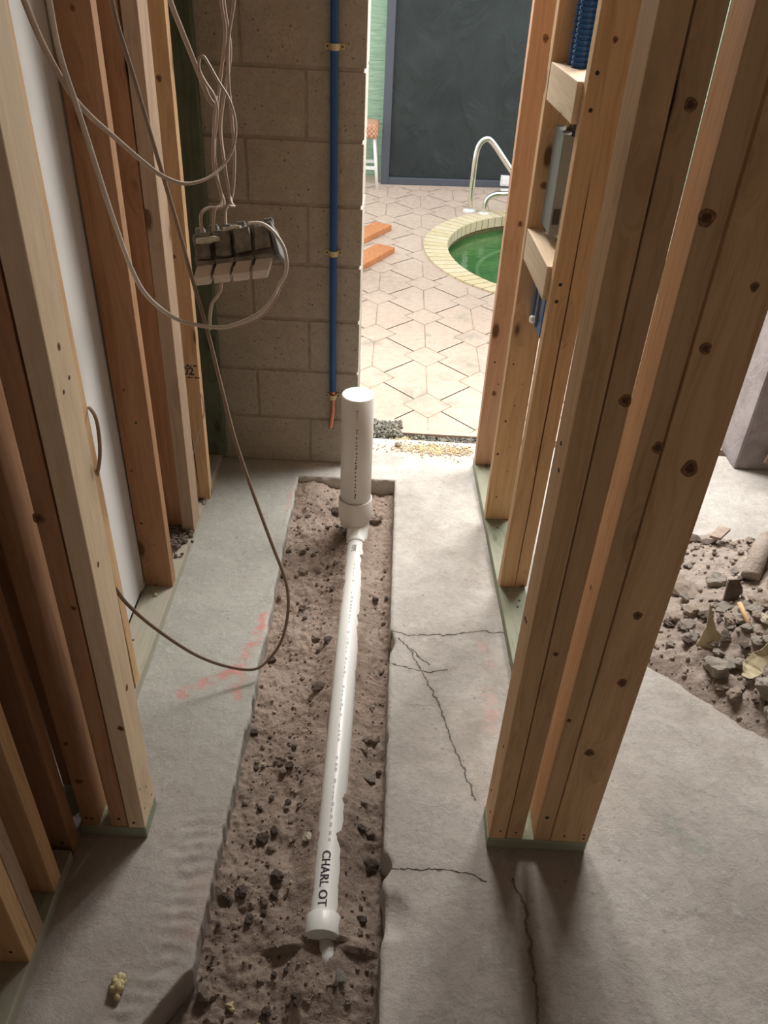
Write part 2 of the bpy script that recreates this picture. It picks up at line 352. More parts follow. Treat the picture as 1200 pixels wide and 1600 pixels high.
def lathe(bm, prof, n=32, cap0=True, cap1=True, cx=0, cy=0):
    rs = []
    for r, z in prof: rs.append([bm.verts.new((cx + r * math.cos(2 * math.pi * i / n), cy + r * math.sin(2 * math.pi * i / n), z)) for i in range(n)])
    for a, b in zip(rs[:-1], rs[1:]): bridge(bm, a, b)
    if cap0: bm.faces.new(rs[0][::-1])
    if cap1: bm.faces.new(rs[-1])
    return bm
def catmull(pts, k=6):
    P = [Vector(p) for p in pts]; P = [P[0] * 2 - P[1]] + P + [P[-1] * 2 - P[-2]]; out = []
    for i in range(1, len(P) - 2):
        for j in range(k):
            t = j / k; a, b, c, d = P[i - 1], P[i], P[i + 1], P[i + 2]
            out.append(0.5 * ((2 * b) + (c - a) * t + (2 * a - 5 * b + 4 * c - d) * t * t + (3 * b - a - 3 * c + d) * t ** 3))
    out.append(P[-2]); return out
def tube(bm, pts, r, n=10, flat=1.0, cap=True, prof=None):
    """tube along pts with parallel transport; flat squeezes one axis of the section"""
    T = [(pts[min(i + 1, len(pts) - 1)] - pts[max(i - 1, 0)]).normalized() for i in range(len(pts))]
    u = T[0].orthogonal().normalized(); rings = []
    for i, p in enumerate(pts):
        u = (u - T[i] * u.dot(T[i])).normalized(); w = T[i].cross(u); rr = r if prof is None else r * prof(i / (len(pts) - 1))
        rings.append([bm.verts.new(p + u * math.cos(2 * math.pi * j / n) * rr + w * math.sin(2 * math.pi * j / n) * rr * flat) for j in range(n)])
    for a, b in zip(rings[:-1], rings[1:]): bridge(bm, a, b)
    if cap: bm.faces.new(rings[0][::-1]); bm.faces.new(rings[-1])
    for f in bm.faces: f.smooth = True
    return bm
def fbm(p, o=4): return noise.fractal(Vector(p), 0.9, 2.0, o)
def rock_mesh(name, seed, m, sub=3, flat=0.7, rough=0.35, facet=True):
    bm = nb(); bmesh.ops.create_icosphere(bm, subdivisions=sub, radius=1.0); rnd = random.Random(seed)
    planes = [(Vector((rnd.gauss(0, 1), rnd.gauss(0, 1), rnd.gauss(0, 1))).normalized(), rnd.uniform(0.55, 0.85)) for _ in range(9)]
    for v in bm.verts:
        for nrm_, d in planes:
            k = v.co.dot(nrm_) - d
            if k > 0: v.co -= nrm_ * k * 0.9
        v.co *= 1 + rough * fbm(v.co * 1.6 + Vector((seed * 3.1, seed, 0)))
        v.co.z *= flat
    for f in bm.faces: f.smooth = not facet
    me = bpy.data.meshes.new(name); bm.to_mesh(me); bm.free(); me.materials.append(M[m]); return me
def text_bm(s, size, extrude=0.0006, bold=0.022):
    cu = bpy.data.curves.new('lettering', 'FONT'); cu.body = s; cu.size = size; cu.extrude = extrude; cu.align_x = 'LEFT'; cu.resolution_u = 3; cu.offset = size * bold
    o = bpy.data.objects.new('lettering', cu); COL.objects.link(o)
    dg = bpy.context.evaluated_depsgraph_get(); me = bpy.data.meshes.new_from_object(o.evaluated_get(dg)); bm = nb(); bm.from_mesh(me)
    bpy.data.objects.remove(o); bpy.data.curves.remove(cu); bpy.data.meshes.remove(me)
    bmesh.ops.triangulate(bm, faces=bm.faces); return bm

# ================================================================= SETTING
ROOM = dict(x0=-2.2, x1=3.6, y0=-2.6, y1=2.785, z1=2.5)
# floor: slab strips left, right and beyond the trench, with broken edges and the cut faces
def edge_l(y):
    x = -0.339 - 0.012 * max(0, (1.5 - y)) + 0.006 * fbm((3.3, y * 9, 0)) + 0.0035 * fbm((1.3, y * 60, 0))
    if y < 0.80: x = min(x, -0.357 - (0.80 - y) * 0.62)
    return x
def edge_r(y):
    x = 0.047 + 0.0015 * fbm((7.3, y * 30, 0))
    for yc, w, d in ((1.79, 0.05, 0.016), (1.43, 0.03, 0.005), (1.055, 0.035, 0.022), (0.935, 0.06, 0.010)):
        x += d * max(0, 1 - abs(y - yc) / w) ** 0.6
    return x
YE = 2.68
def hz(x, y):
    z = 0.0022 * fbm((x * 5, y * 5, 1)) + 0.0008 * fbm((x * 30, y * 30, 4))
    if x < -0.33 and y < 1.22:   # scored, spalled band beside the trench
        b = max(0, 1 - abs(x - edge_l(y) + 0.055) / 0.06) * min(1, (1.22 - y) / 0.1)
        z -= b * 0.0045 * (0.5 + 0.5 * math.sin(y * 2 * math.pi / 0.033 + 2.5 * fbm((x * 12, y * 6, 0)))) + b * 0.004 * (fbm((x * 25, y * 25, 8)) + 0.3)
    if 0.05 < x < 0.36:
        a = max(0, 1 - abs(y - 1.74) / 0.12); z -= a * 0.004 * (0.5 + fbm((x * 18, y * 18, 2)))
    # chips
    for cx, cy, r, d in ((0.07, 0.935, 0.04, 0.02), (-0.30, 0, 0, 0)):
        if r:
            q = math.hypot(x - cx, (y - cy) * 0.7) / r
            if q < 1: z -= d * (1 - q * q)
    return z
bm = nb()
def strip(fx0, fx1, ys, nx):
    rows = []
    for y in ys:
        a, b = fx0(y), fx1(y); rows.append([bm.verts.new((a + (b - a) * i / nx, y, hz(a + (b - a) * i / nx, y))) for i in range(nx + 1)])
    for r0, r1 in zip(rows[:-1], rows[1:]):
        for i in range(nx): bm.faces.new((r0[i], r0[i + 1], r1[i + 1], r1[i]))
    return rows
def skirt(vs, fdx, fdy, depth=0.14, n=6, flip=False):
    prev = vs
    for k in range(1, n + 1):
        z = -depth * k / n
        row = [bm.verts.new((v.co.x + fdx * k / n + 0.004 * fbm((v.co.x * 20, v.co.y * 25, z * 40)), v.co.y + fdy * k / n + (0.004 * fbm((v.co.x * 25, 3, z * 40)) if fdy else 0), z)) for v in vs]
        for i in range(len(vs) - 1):
            q = (prev[i], prev[i + 1], row[i + 1], row[i]); bm.faces.new(q[::-1] if flip else q)
        prev = row
NY = 330; ys = [0.25 + (YE - 0.25) * i / NY for i in range(NY + 1)]
L = strip(lambda y: -0.95, edge_l, ys, 70); skirt([r[-1] for r in L], -0.006, 0, flip=True)
Rr = strip(edge_r, lambda y: 2.2, ys, 190); skirt([r[0] for r in Rr], -0.006, 0)
ys2 = [YE + (3.0 - YE) * i / 36 for i in range(37)]
Fr = strip(lambda y: -0.95, lambda y: 2.2, ys2, 290)
fr0 = [v for v in Fr[0] if -0.345 < v.co.x < 0.052]; skirt(fr0, 0, -0.004)
skirt(Fr[-1], 0, 0.01, 0.2, 3, flip=True)
box(bm, -2.4, -0.95, -2.8, 3.0, -0.2, 0.0); box(bm, 2.2, 3.8, -2.8, 3.0, -0.2, 0.0); box(bm, -0.95, 2.2, -2.8, 0.25, -0.2, 0.0)
bmesh.ops.recalc_face_normals(bm, faces=bm.faces)
for f in bm.faces: f.smooth = True
floor = struct(obj('floor', bm, 'concrete'))

# back wall of concrete blocks, ending at the opening
bm = nb()
box(bm, ROOM['x0'], -0.122, 2.7895, 2.975, -0.1, 2.6, mi=1)
for c in range(-1, 13):
    z0, z1 = c * 0.203 + 0.0055, (c + 1) * 0.203 - 0.0055
    off = -0.301 if c % 2 == 0 else -0.500
    k = -6
    while True:
        xa = off + k * 0.4064; xb = xa + 0.4064; k += 1
        if xa > -0.14: break
        xb2 = min(xb, -0.1155 + 0.003 * fbm((c * 2.1, 0, 0)))
        if xb2 - xa < 0.03 or xb < ROOM['x0']: continue
        box(bm, xa + 0.005, xb2 - (0.005 if xb2 == xb else 0), 2.786 + 0.0012 * fbm((c, k, 0)), 2.98, z0, z1, 0.0035, 2, mi=0)
struct(obj('wall_back', bm, ['block', 'joint']))
# shell of the building
bm = nb(); box(bm, -0.1155, 1.46, 2.80, 2.98, 2.3, 2.6); struct(obj('trim_1', bm, 'block'))
bm = nb(); box(bm, 1.46, 3.6, 2.90, 3.06, 0.0, 2.6, 0.012, 2)
for v in bm.verts: v.co.x += 0.006 * fbm(v.co * 7)
struct(obj('wall_right_of_opening', bm, 'plaster'))
bm = nb(); box(bm, 3.6, 3.7, -2.6, 3.0, 0.0, 2.6); struct(obj('wall_right', bm, 'interior'))
bm = nb(); box(bm, -2.3, -2.2, -2.6, 3.0, 0.0, 2.6); struct(obj('wall_left', bm, 'interior'))
bm = nb(); box(bm, -2.3, -1.3, -2.7, -2.6, 0, 2.6); box(bm, -0.7, 3.7, -2.7, -2.6, 0, 2.6); box(bm, -1.3, -0.7, -2.7, -2.6, 0, 1.3); box(bm, -1.3, -0.7, -2.7, -2.6, 1.9, 2.6)
struct(obj('wall_rear', bm, 'interior'))
bm = nb(); box(bm, -2.3, 3.7, -2.7, 3.06, 2.5, 2.6); struct(obj('ceiling', bm, 'ceiling'))
bm = nb(); box(bm, -1.34, -0.66, -2.6, -2.57, 1.26, 1.3); box(bm, -1.34, -0.66, -2.6, -2.57, 1.9, 1.94); box(bm, -1.34, -1.3, -2.6, -2.57, 1.3, 1.9); box(bm, -0.7, -0.66, -2.6, -2.57, 1.3, 1.9)
struct(obj('added_rear_window', bm, 'white'))  # unseen window frame and wall opening, made up to go with the rear fill

# patio
bm = nb()
out = [(-2.5, 3.17), (-0.055, 3.165), (0.02, 3.062), (0.39, 3.058), (1.6, 3.05), (3.6, 3.05), (3.6, 9.0), (-2.5, 9.0)]
cx, cy = 1.15, 5.62
hole = [(cx + 0.955 * math.cos(a), cy + 1.015 * math.sin(a)) for a in [2 * math.pi * i / 72 for i in range(72)]]
ov = [bm.verts.new((x, y, 0.0)) for x, y in out]; hv = [bm.verts.new((x, y, 0.0)) for x, y in hole]
oe = [bm.edges.new((ov[i], ov[(i + 1) % len(ov)])) for i in range(len(ov))]; he = [bm.edges.new((hv[i], hv[(i + 1) % 72])) for i in range(72)]
bmesh.ops.triangle_fill(bm, use_beauty=True, edges=oe + he)
top = list(bm.faces)
r = bmesh.ops.extrude_face_region(bm, geom=top)
for v in [g for g in r['geom'] if isinstance(g, bmesh.types.BMVert)]: v.co.z = -0.045
bmesh.ops.recalc_face_normals(bm, faces=bm.faces)
patio = struct(obj('patio', bm, 'patio'))
# joints pressed into the patio
bm = nb()
def seg(x0, y0, x1, y1, w=0.0026):
    d = Vector((x1 - x0, y1 - y0, 0)); n = Vector((-d.y, d.x, 0)).normalized() * w / 1.0
    for p in ((x0, y0), (x1, y1), ((x0 + x1) / 2, (y0 + y1) / 2)):
        if ((p[0] - cx) / 0.955) ** 2 + ((p[1] - cy) / 1.015) ** 2 < 1.0 or p[1] < 3.065 or p[1] > 7.2: return
        if p[0] < 0.02 and p[1] < 3.18: return
    vs = [bm.verts.new(Vector(p) + s * n + Vector((0, 0, 0.0008))) for p, s in (((x0, y0, 0), -1), ((x1, y1, 0), -1), ((x1, y1, 0), 1), ((x0, y0, 0), 1))]
    bm.faces.new(vs)
PW, PP, SL, RX = 0.27, 0.525, 0.285, 0.112
def line(x0, y0, x1, y1):
    n = 5
    for i in range(n): seg(x0 + (x1 - x0) * i / n, y0 + (y1 - y0) * i / n, x0 + (x1 - x0) * (i + 1) / n, y0 + (y1 - y0) * (i + 1) / n)
for i in range(-8, 9):
    x = 0.185 + i * PW + 0.0
    for k in range(-1, 10):
        yc = 3.06 + (k + (0.5 if i % 2 else 0)) * PP; x_ = x
        line(x_, yc - SL / 2, x_, yc + SL / 2)
        yr = yc + PP / 2; b, t_ = yc + SL / 2, yc + PP - SL / 2
        for s in (-1, 1):
            line(x_, b, x_ + s * RX, yr); line(x_ + s * RX, yr, x_, t_)
            line(x_ + s * RX * 0.55, yr - (yr - b) * 0.45, x_ + s * (PW - RX * 0.55), yr - PP / 2 + (yr - b) * 0.45)
            line(x_ + s * RX * 0.55, yr + (yr - b) * 0.45, x_ + s * (PW - RX * 0.55), yr + PP / 2 - (yr - b) * 0.45)
obj('joint_lines', bm, 'groove', patio)
# ground under and between
bm = nb()
g0 = [[bm.verts.new((-2.5 + 6 * i / 200, 2.99 + 0.22 * j / 14, -0.035 + 0.010 * fbm((i * 0.5, j * 0.6, 0)))) for i in range(201)] for j in range(15)]
for a, b in zip(g0[:-1], g0[1:]):
    for i in range(200): bm.faces.new((a[i], a[i + 1], b[i + 1], b[i]))
struct(obj('ground', bm, 'mulch', smooth=True))

# pool
def ell(rx, ry, z, n=72, cy_=5.60): return [(cx + rx * math.cos(2 * math.pi * i / n), cy_ + ry * math.sin(2 * math.pi * i / n), z) for i in range(n)]
pool = thing('swimming_pool', 'round green water pool with curved brick coping beyond the doorway', 'pool', (0, 0, 0))
bm = nb()
N = 78
for i in range(N):
    a0 = 2 * math.pi * (i + 0.05) / N; a1 = 2 * math.pi * (i + 0.95) / N
    q = []
    for z in (-0.06, 0.012):
        for a in (a0, a1):
            q.append(bm.verts.new((cx + 0.79 * math.cos(a), 5.60 + 0.885 * math.sin(a), z)))
            q.append(bm.verts.new((cx + 0.955 * math.cos(a), 5.62 + 1.015 * math.sin(a), z)))
    # order: 0 in a0 lo,1 out a0 lo,2 in a1 lo,3 out a1 lo,4..7 hi
    for f in ((4, 5, 7, 6), (0, 2, 3, 1), (0, 1, 5, 4), (2, 6, 7, 3), (0, 4, 6, 2), (1, 3, 7, 5)): bm.faces.new([q[j] for j in f])
obj('coping', bm, 'coping', pool)
def ringmesh(a, b):
    bm = nb(); A = [bm.verts.new(p) for p in a]; B = [bm.verts.new(p) for p in b]; bridge(bm, A, B); return bm
obj('coping_mortar', ringmesh(ell(0.945, 1.005, 0.006, cy_=5.62), ell(0.795, 0.89, 0.006)), 'coping_joint', pool)
obj('waterline_tile', ringmesh(ell(0.81, 0.905, -0.03), ell(0.81, 0.905, -0.30)), 'pool_tile', pool, smooth=True)
bm = nb()
prof = [(0.81, -0.16), (0.60, -0.17), (0.60, -0.36), (0.38, -0.37), (0.38, -0.6), (0.1, -0.62)]
rings = [[bm.verts.new((cx + 0.12 + (r_) * math.cos(2 * math.pi * i / 72) - 0.12 * (r_ / 0.81), 5.72 + (r_ * 1.1) * math.sin(2 * math.pi * i / 72) - 0.12 * (r_ / 0.81), z)) for i in range(72)] for r_, z in prof]
for a, b in zip(rings[:-1], rings[1:]): bridge(bm, a, b)
bm.faces.new(rings[-1]); obj('shell', bm, 'pool_shell', pool, smooth=True)
for r_, z in ((0.61, -0.166), (0.39, -0.366)):
    bm = nb(); A = [bm.verts.new((cx + 0.12 + r_ * math.cos(t) - 0.12 * (r_ / 0.81), 5.72 + r_ * 1.1 * math.sin(t) - 0.12 * (r_ / 0.81), z + 0.002)) for t in [2 * math.pi * i / 72 for i in range(72)]]
    B = [bm.verts.new((v.co.x + (cx - v.co.x) * 0.05, v.co.y + (5.62 - v.co.y) * 0.05, z + 0.002)) for v in A]; bridge(bm, A, B); obj('step_edge', bm, 'pool_edge', pool)
bm = nb(); bm.faces.new([bm.verts.new(p) for p in ell(0.81, 0.905, -0.095)]); obj('water', bm, 'water', pool)

# green house wall behind and the black screen
bm = nb(); box(bm, -4.0, 5.5, 7.50, 7.7, -0.05, 3.2); struct(obj('wall_green', bm, 'stucco'))
scr = thing('privacy_screen', 'large black fabric screen in a dark grey frame against the green wall', 'screen', (0.40, 7.30, 0), (0, 0, math.radians(5.0)))
bm = nb()
W2, HT = 1.62, 2.5
nx, nz = 60, 80; rows = []
for j in range(nz + 1):
    rows.append([])
    for i in range(nx + 1):
        x = -0.50 + W2 * i / nx; z = 0.06 + (HT - 0.06) * j / nz
        e = min(i / 8, (nx - i) / 8, 1, j / 6)
        y = 0.010 * fbm((x * 3 + z * 1.6, z * 1.3 - x * 2.2, 0)) * e
        for px, pz, dx, dz in ((-0.40, 0.93, 0.16, -0.17), (-0.42, 0.66, 0.15, -0.16), (-0.38, 0.52, 0.12, -0.16), (0.62, 0.80, 0.14, -0.20)):
            L_ = math.hypot(dx, dz); ux, uz = dx / L_, dz / L_; s = (x - px) * ux + (z - pz) * uz; d = -(x - px) * uz + (z - pz) * ux
            if 0 < s < L_ * 1.1: y -= 0.016 * math.exp(-(d / 0.014) ** 2) * math.sin(math.pi * s / (L_ * 1.1))
        rows[-1].append(bm.verts.new((x, y, z)))
for a, b in zip(rows[:-1], rows[1:]):
    for i in range(nx): bm.faces.new((a[i], a[i + 1], b[i + 1], b[i]))
obj('fabric', bm, 'screen', scr, smooth=True)
bm = nb(); box(bm, -0.555, -0.49, -0.03, 0.03, 0.0, HT, 0.003); obj('frame_post', bm, 'frame', scr)
bm = nb(); box(bm, 1.08, 1.145, -0.03, 0.03, 0.0, HT, 0.003); obj('frame_post', bm, 'frame', scr)
bm = nb(); box(bm, -0.49, 1.08, -0.03, 0.03, 0.0, 0.055, 0.003); obj('frame_rail', bm, 'frame', scr)
bm = nb(); box(bm, -0.49, 1.08, -0.03, 0.03, HT - 0.05, HT, 0.003); obj('frame_rail', bm, 'frame', scr)
wb = thing('outlet_cover', 'small white outlet cover on the bottom rail of the black screen', 'outlet', (0.895, 7.20, 0.075))
bm = nb(); box(bm, -0.036, 0.036, -0.012, 0.03, -0.03, 0.05, 0.004, 2); obj('cover', bm, 'white', wb)
bm = nb(); box(bm, -0.024, 0.024, -0.018, -0.012, -0.018, 0.036, 0.002); obj('flap', bm, 'white', wb)
bm = nb(); box(bm, -0.028, 0.05, -0.015, 0.02, -0.072, -0.055, 0.003); tag(obj('cover_lip', bm, 'white', wb), 'white lip below the cover', None)

# bar stool half hidden by the block wall
st = thing('wicker_stool', 'wicker topped stool with white legs standing by the green wall', 'stool', (-0.30, 7.18, 0))
bm = nb(); box(bm, -0.12, 0.115, -0.13, 0.13, 0.385, 0.495, 0.03, 4); obj('wicker_seat', bm, 'wicker', st, smooth=True)
for sx in (-1, 1):
    for sy in (-1, 1):
        bm = nb(); tube(bm, [Vector((sx * 0.085, sy * 0.09, 0.39)), Vector((sx * 0.105, sy * 0.11, 0.2)), Vector((sx * 0.125, sy * 0.13, 0.0))], 0.0125, 10); obj('leg', bm, 'white', st)
for sy in (-1, 1):
    bm = nb(); box(bm, -0.105, 0.105, sy * 0.115 - 0.008, sy * 0.115 + 0.008, 0.15, 0.175, 0.002); obj('rung', bm, 'white', st)

# pool handrails
def flange(bm, x, y): lathe(bm, [(0.05, 0.0), (0.05, 0.008), (0.03, 0.016), (0.0215, 0.018)], 24, cx=x, cy=y)
hr = thing('pool_handrail', 'tall bent stainless handrail rising beside the pool', 'handrail', (0.565, 6.55, 0))
bm = nb(); tube(bm, catmull([(0, 0, 0), (0.003, 0, 0.2), (0.008, 0, 0.40), (0.028, 0, 0.49), (0.075, -0.005, 0.53), (0.125, -0.01, 0.505), (0.22, -0.04, 0.40), (0.34, -0.08, 0.26), (0.46, -0.13, 0.12), (0.53, -0.16, 0.02), (0.56, -0.17, -0.2)], 8), 0.0215, 16); obj('rail', bm, 'chrome', hr)
bm = nb(); flange(bm, 0, 0); tag(obj('flange', bm, 'white', hr), 'round white floor flange', None)
hr = thing('pool_handrail', 'low curved stainless handrail foot right of the tall one', 'handrail', (0.675, 6.48, 0))
bm = nb(); tube(bm, catmull([(0, 0, 0), (0.002, 0, 0.06), (0.015, 0, 0.115), (0.06, 0, 0.15), (0.12, 0, 0.158), (0.20, -0.02, 0.165), (0.27, -0.06, 0.14), (0.33, -0.1, 0.06), (0.35, -0.12, -0.1)], 8), 0.0195, 16); obj('rail', bm, 'chrome', hr)
bm = nb(); flange(bm, 0, 0); tag(obj('flange', bm, 'white', hr), 'round white floor flange', None)

# two stained boards lying on the patio
for nm, x, y, a, ln, lab in (('back', -0.235, 5.72, 62, 0.60, 'reddish brown board lying on the patio, farther from the doorway'), ('front', -0.20, 5.22, 63, 0.60, 'reddish brown board lying on the patio, nearer the doorway')):
    o = thing('wood_board', lab, 'board', (x, y, 0.001), (0, 0, math.radians(a)), 'boards on the patio')
    bm = nb(); box(bm, -ln / 2, ln / 2, -0.07, 0.07, 0.0, 0.036, 0.002)
    obj('plank', bm, 'deck_board', o)
    for k in (-1, 1):
        bm = nb(); lathe(bm, [(0.004, 0.0355), (0.004, 0.0366)], 10, cx=k * ln * 0.46, cy=0.03); obj('nail_head', bm, 'nail', o)

# ================================================================= FRAMING
def stud(name, label, cat, mat_, x0, x1, y0, y1, z0=0.038, z1=2.44, lean=0.0, leany=0.0, rz=0.0, group=None, nails=(), knots=(), bow=0.0, crack=None, bev=0.0025):
    """upright board: front (camera side) at y0, right side at x1"""
    w, d, h = x1 - x0, y1 - y0, z1 - z0
    o = thing(name, label, cat, (x0, y0, z0), (0, 0, rz), group)
    bm = nb(); box(bm, 0, w, 0, d, 0, h, bev, 2)
    bmesh.ops.bisect_plane(bm, geom=bm.verts[:] + bm.edges[:] + bm.faces[:], plane_co=(0, 0, h * .5), plane_no=(0, 0, 1))
    for k in (.25, .75): bmesh.ops.bisect_plane(bm, geom=bm.verts[:] + bm.edges[:] + bm.faces[:], plane_co=(0, 0, h * k), plane_no=(0, 0, 1))
    def sh(p):
        t_ = p.z / h; p.x += lean * p.z + bow * math.sin(math.pi * t_); p.y += leany * p.z; return p
    for v in bm.verts: v.co = sh(v.co)
    obj('timber', bm, mat_, o)
    for (face, u, z, r) in nails:      # face 'f' front, 'l' left, 'r' right
        bm = nb(); bmesh.ops.create_circle(bm, cap_ends=True, segments=10, radius=r)
        bmesh.ops.solidify(bm, geom=bm.faces[:], thickness=0.0012)
        if face == 'f': rot, c = Matrix.Rotation(math.pi / 2, 4, 'X'), Vector((u, -0.0003, z))
        elif face == 'r': rot, c = Matrix.Rotation(math.pi / 2, 4, 'Y'), Vector((w + 0.0003, u, z))
        else: rot, c = Matrix.Rotation(math.pi / 2, 4, 'Y'), Vector((-0.0003, u, z))
        c = sh(c)
        for v in bm.verts: v.co = rot @ v.co + c
        obj('nail_hole', bm, 'nail', o)
    for (face, u, z, r) in knots:      # oval knot, ragged outline, flush with the face
        r *= 0.9; bm = nb(); prev = None
        for q_, mi_, zz in ((1.0, 0, 0.0), (0.55, 0, 0.0002), (0.35, 1, 0.0003)):
            vs = [bm.verts.new((q_ * r * (1 + 0.12 * math.sin(3 * a + z * 9)) * math.cos(a), q_ * r * 1.15 * (1 + 0.10 * math.cos(2 * a + u * 50)) * math.sin(a), zz)) for a in [2 * math.pi * i / 20 for i in range(20)]]
            if prev:
                for f in bridge(bm, prev, vs): f.material_index = mi_
            prev = vs
        bm.faces.new(prev).material_index = 1
        if face != 'r':
            for v in bm.verts: v.co.z *= 1 if face == 'f' else -1
        if face == 'f': rot, c = Matrix.Rotation(math.pi / 2, 4, 'X'), Vector((u, -0.0003, z))
        elif face == 'r': rot, c = Matrix.Rotation(math.pi / 2, 4, 'Z') @ Matrix.Rotation(math.pi / 2, 4, 'X'), Vector((w + 0.0003, u, z))
        else: rot, c = Matrix.Rotation(math.pi / 2, 4, 'Z') @ Matrix.Rotation(math.pi / 2, 4, 'X'), Vector((-0.0003, u, z))
        c = sh(c)
        for v in bm.verts: v.co = rot @ v.co + c
        obj('knot', bm, ['knot', 'knot_heart'], o)
    if crack:
        (u0, za), (u1, zb) = crack; bm = nb(); n = 14; A = []; B = []
        for i in range(n + 1):
            t_ = i / n; u = u0 + (u1 - u0) * t_ + 0.0015 * fbm((t_ * 6, 2, 0)); ww = 0.0021 * math.sin(math.pi * min(1, max(0.02, t_))) ** 0.4
            z = za + (zb - za) * t_
            A.append(bm.verts.new(sh(Vector((u - ww, -0.0004, z))))); B.append(bm.verts.new(sh(Vector((u + ww, -0.0004, z)))))
        for i in range(n): bm.faces.new((A[i], B[i], B[i + 1], A[i + 1]))
        obj('split', bm, 'crack', o)
    return o
def plate(name, label, mat_, x0, x1, y0, y1, z0=0.0, h=0.038, rz=0.0):
    o = thing(name, label, 'plate', (x0, y0, z0), (0, 0, rz))
    bm = nb(); ln = y1 - y0; box(bm, 0, x1 - x0, 0, ln, 0, h, 0.0025, 2)
    me = obj('timber', bm, mat_, o)
    return o

# grain runs along local z, so lay sole plates down from an upright board
def sole(label, mat_, x0, x1, y0, y1, rz=0.0, along='y', nails=()):
    o = thing('sole_plate', label, 'sole plate', (x0, y0, 0.0), (0, 0, rz))
    w, d = x1 - x0, y1 - y0
    bm = nb()
    if along == 'y':
        box(bm, 0, w, 0, 0.038, 0, d, 0.0025, 2); q = obj('timber', bm, mat_, o, loc=(0, 0, 0.038), rot=(-math.pi / 2, 0, 0))
    else:
        box(bm, 0, 0.038, 0, d, 0, w, 0.0025, 2); q = obj('timber', bm, mat_, o, loc=(0, 0, 0.038), rot=(0, math.pi / 2, 0))
    for (u, v) in nails:
        bm = nb(); lathe(bm, [(0.004, 0.038), (0.004, 0.0392)], 10, cx=u, cy=v); obj('nail_head', bm, 'nail', o)
    return o

PI = math.pi
# ---- left side
sole('dusty sole plate along the left wall behind the near posts', 'treated_dusty', -0.746, -0.655, 1.20, 2.784, nails=((0.03, 0.5), (0.05, 0.9), (0.035, 1.2)))
sole('short treated plate under the near left door posts', 'treated', -0.672, -0.517, 1.094, 1.184, along='x')
sole('sole plate along the nearest stretch of the left wall', 'treated_dusty', -0.762, -0.670, -0.60, 1.03)
G1 = None
stud('wall_stud', 'pale stud with its wide lit side facing the passage, at the near left door opening', 'stud', 'pine_pale', -0.556, -0.518, 1.094, 1.183, lean=0.010, knots=(('r', .045, 1.20, .006), ('r', .03, .78, .006), ('r', .05, .43, .008), ('f', .030, .36, .008)), nails=(('r', 0.02, 0.05, .003), ('r', 0.05, 0.09, .003), ('r', 0.07, 0.03, .003), ('r', 0.015, 0.13, .003), ('f', 0.014, 0.02, .004), ('r', 0.03, 1.13, .004), ('r', 0.06, 1.14, .004)), group=G1)
stud('wall_stud', 'brown stud pressed against the left of the pale doorway stud', 'stud', 'pine_red', -0.5965, -0.5585, 1.096, 1.185, lean=0.008, knots=(('f', .030, .695, .006), ('f', .006, .90, .012)), nails=(('f', 0.02, 0.03, .004),))
stud('wall_stud', 'stud left of the doorway pair with a narrow gap between', 'stud', 'pine_red', -0.664, -0.626, 1.094, 1.183, lean=0.004, knots=(('f', .02, .17, .012), ('f', .015, .30, .008)), nails=(('f', 0.012, 0.03, .004), ('f', 0.026, 0.03, .004)))
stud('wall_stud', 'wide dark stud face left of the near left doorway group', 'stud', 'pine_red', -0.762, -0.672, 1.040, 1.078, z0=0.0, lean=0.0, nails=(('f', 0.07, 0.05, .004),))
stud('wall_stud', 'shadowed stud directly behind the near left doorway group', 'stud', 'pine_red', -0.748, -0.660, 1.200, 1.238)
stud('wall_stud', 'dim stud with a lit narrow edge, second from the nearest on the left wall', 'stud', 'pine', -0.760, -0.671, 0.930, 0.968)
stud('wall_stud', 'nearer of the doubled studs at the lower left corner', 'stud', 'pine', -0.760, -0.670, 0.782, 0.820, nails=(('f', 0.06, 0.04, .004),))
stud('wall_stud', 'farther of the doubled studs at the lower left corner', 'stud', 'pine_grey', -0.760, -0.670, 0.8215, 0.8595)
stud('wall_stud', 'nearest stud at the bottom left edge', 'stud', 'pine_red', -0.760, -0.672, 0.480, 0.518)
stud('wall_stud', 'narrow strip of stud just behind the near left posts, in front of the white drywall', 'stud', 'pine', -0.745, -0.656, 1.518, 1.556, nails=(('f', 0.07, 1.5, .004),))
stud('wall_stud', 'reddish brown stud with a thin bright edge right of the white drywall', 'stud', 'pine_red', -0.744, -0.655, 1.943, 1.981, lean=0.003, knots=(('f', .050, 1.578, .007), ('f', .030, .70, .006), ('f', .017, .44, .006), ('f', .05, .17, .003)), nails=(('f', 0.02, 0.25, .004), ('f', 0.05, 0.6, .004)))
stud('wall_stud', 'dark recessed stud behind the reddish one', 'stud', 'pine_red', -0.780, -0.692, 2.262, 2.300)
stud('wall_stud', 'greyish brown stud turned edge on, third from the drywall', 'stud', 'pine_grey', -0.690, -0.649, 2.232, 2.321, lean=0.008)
l4 = stud('wall_stud', 'orange stud with a black stamp, last before the green treated stud', 'stud', 'pine', -0.722, -0.634, 2.436, 2.474, lean=0.006, knots=(('f', .055, 1.384, .009), ('f', .045, .90, .007)), crack=((0.050, 0.02), (0.030, 0.62)))
stud('wall_stud', 'dark green treated stud fixed against the block wall', 'stud', 'green_wall_stud', -0.742, -0.636, 2.744, 2.783, z0=0.038, lean=0.004)
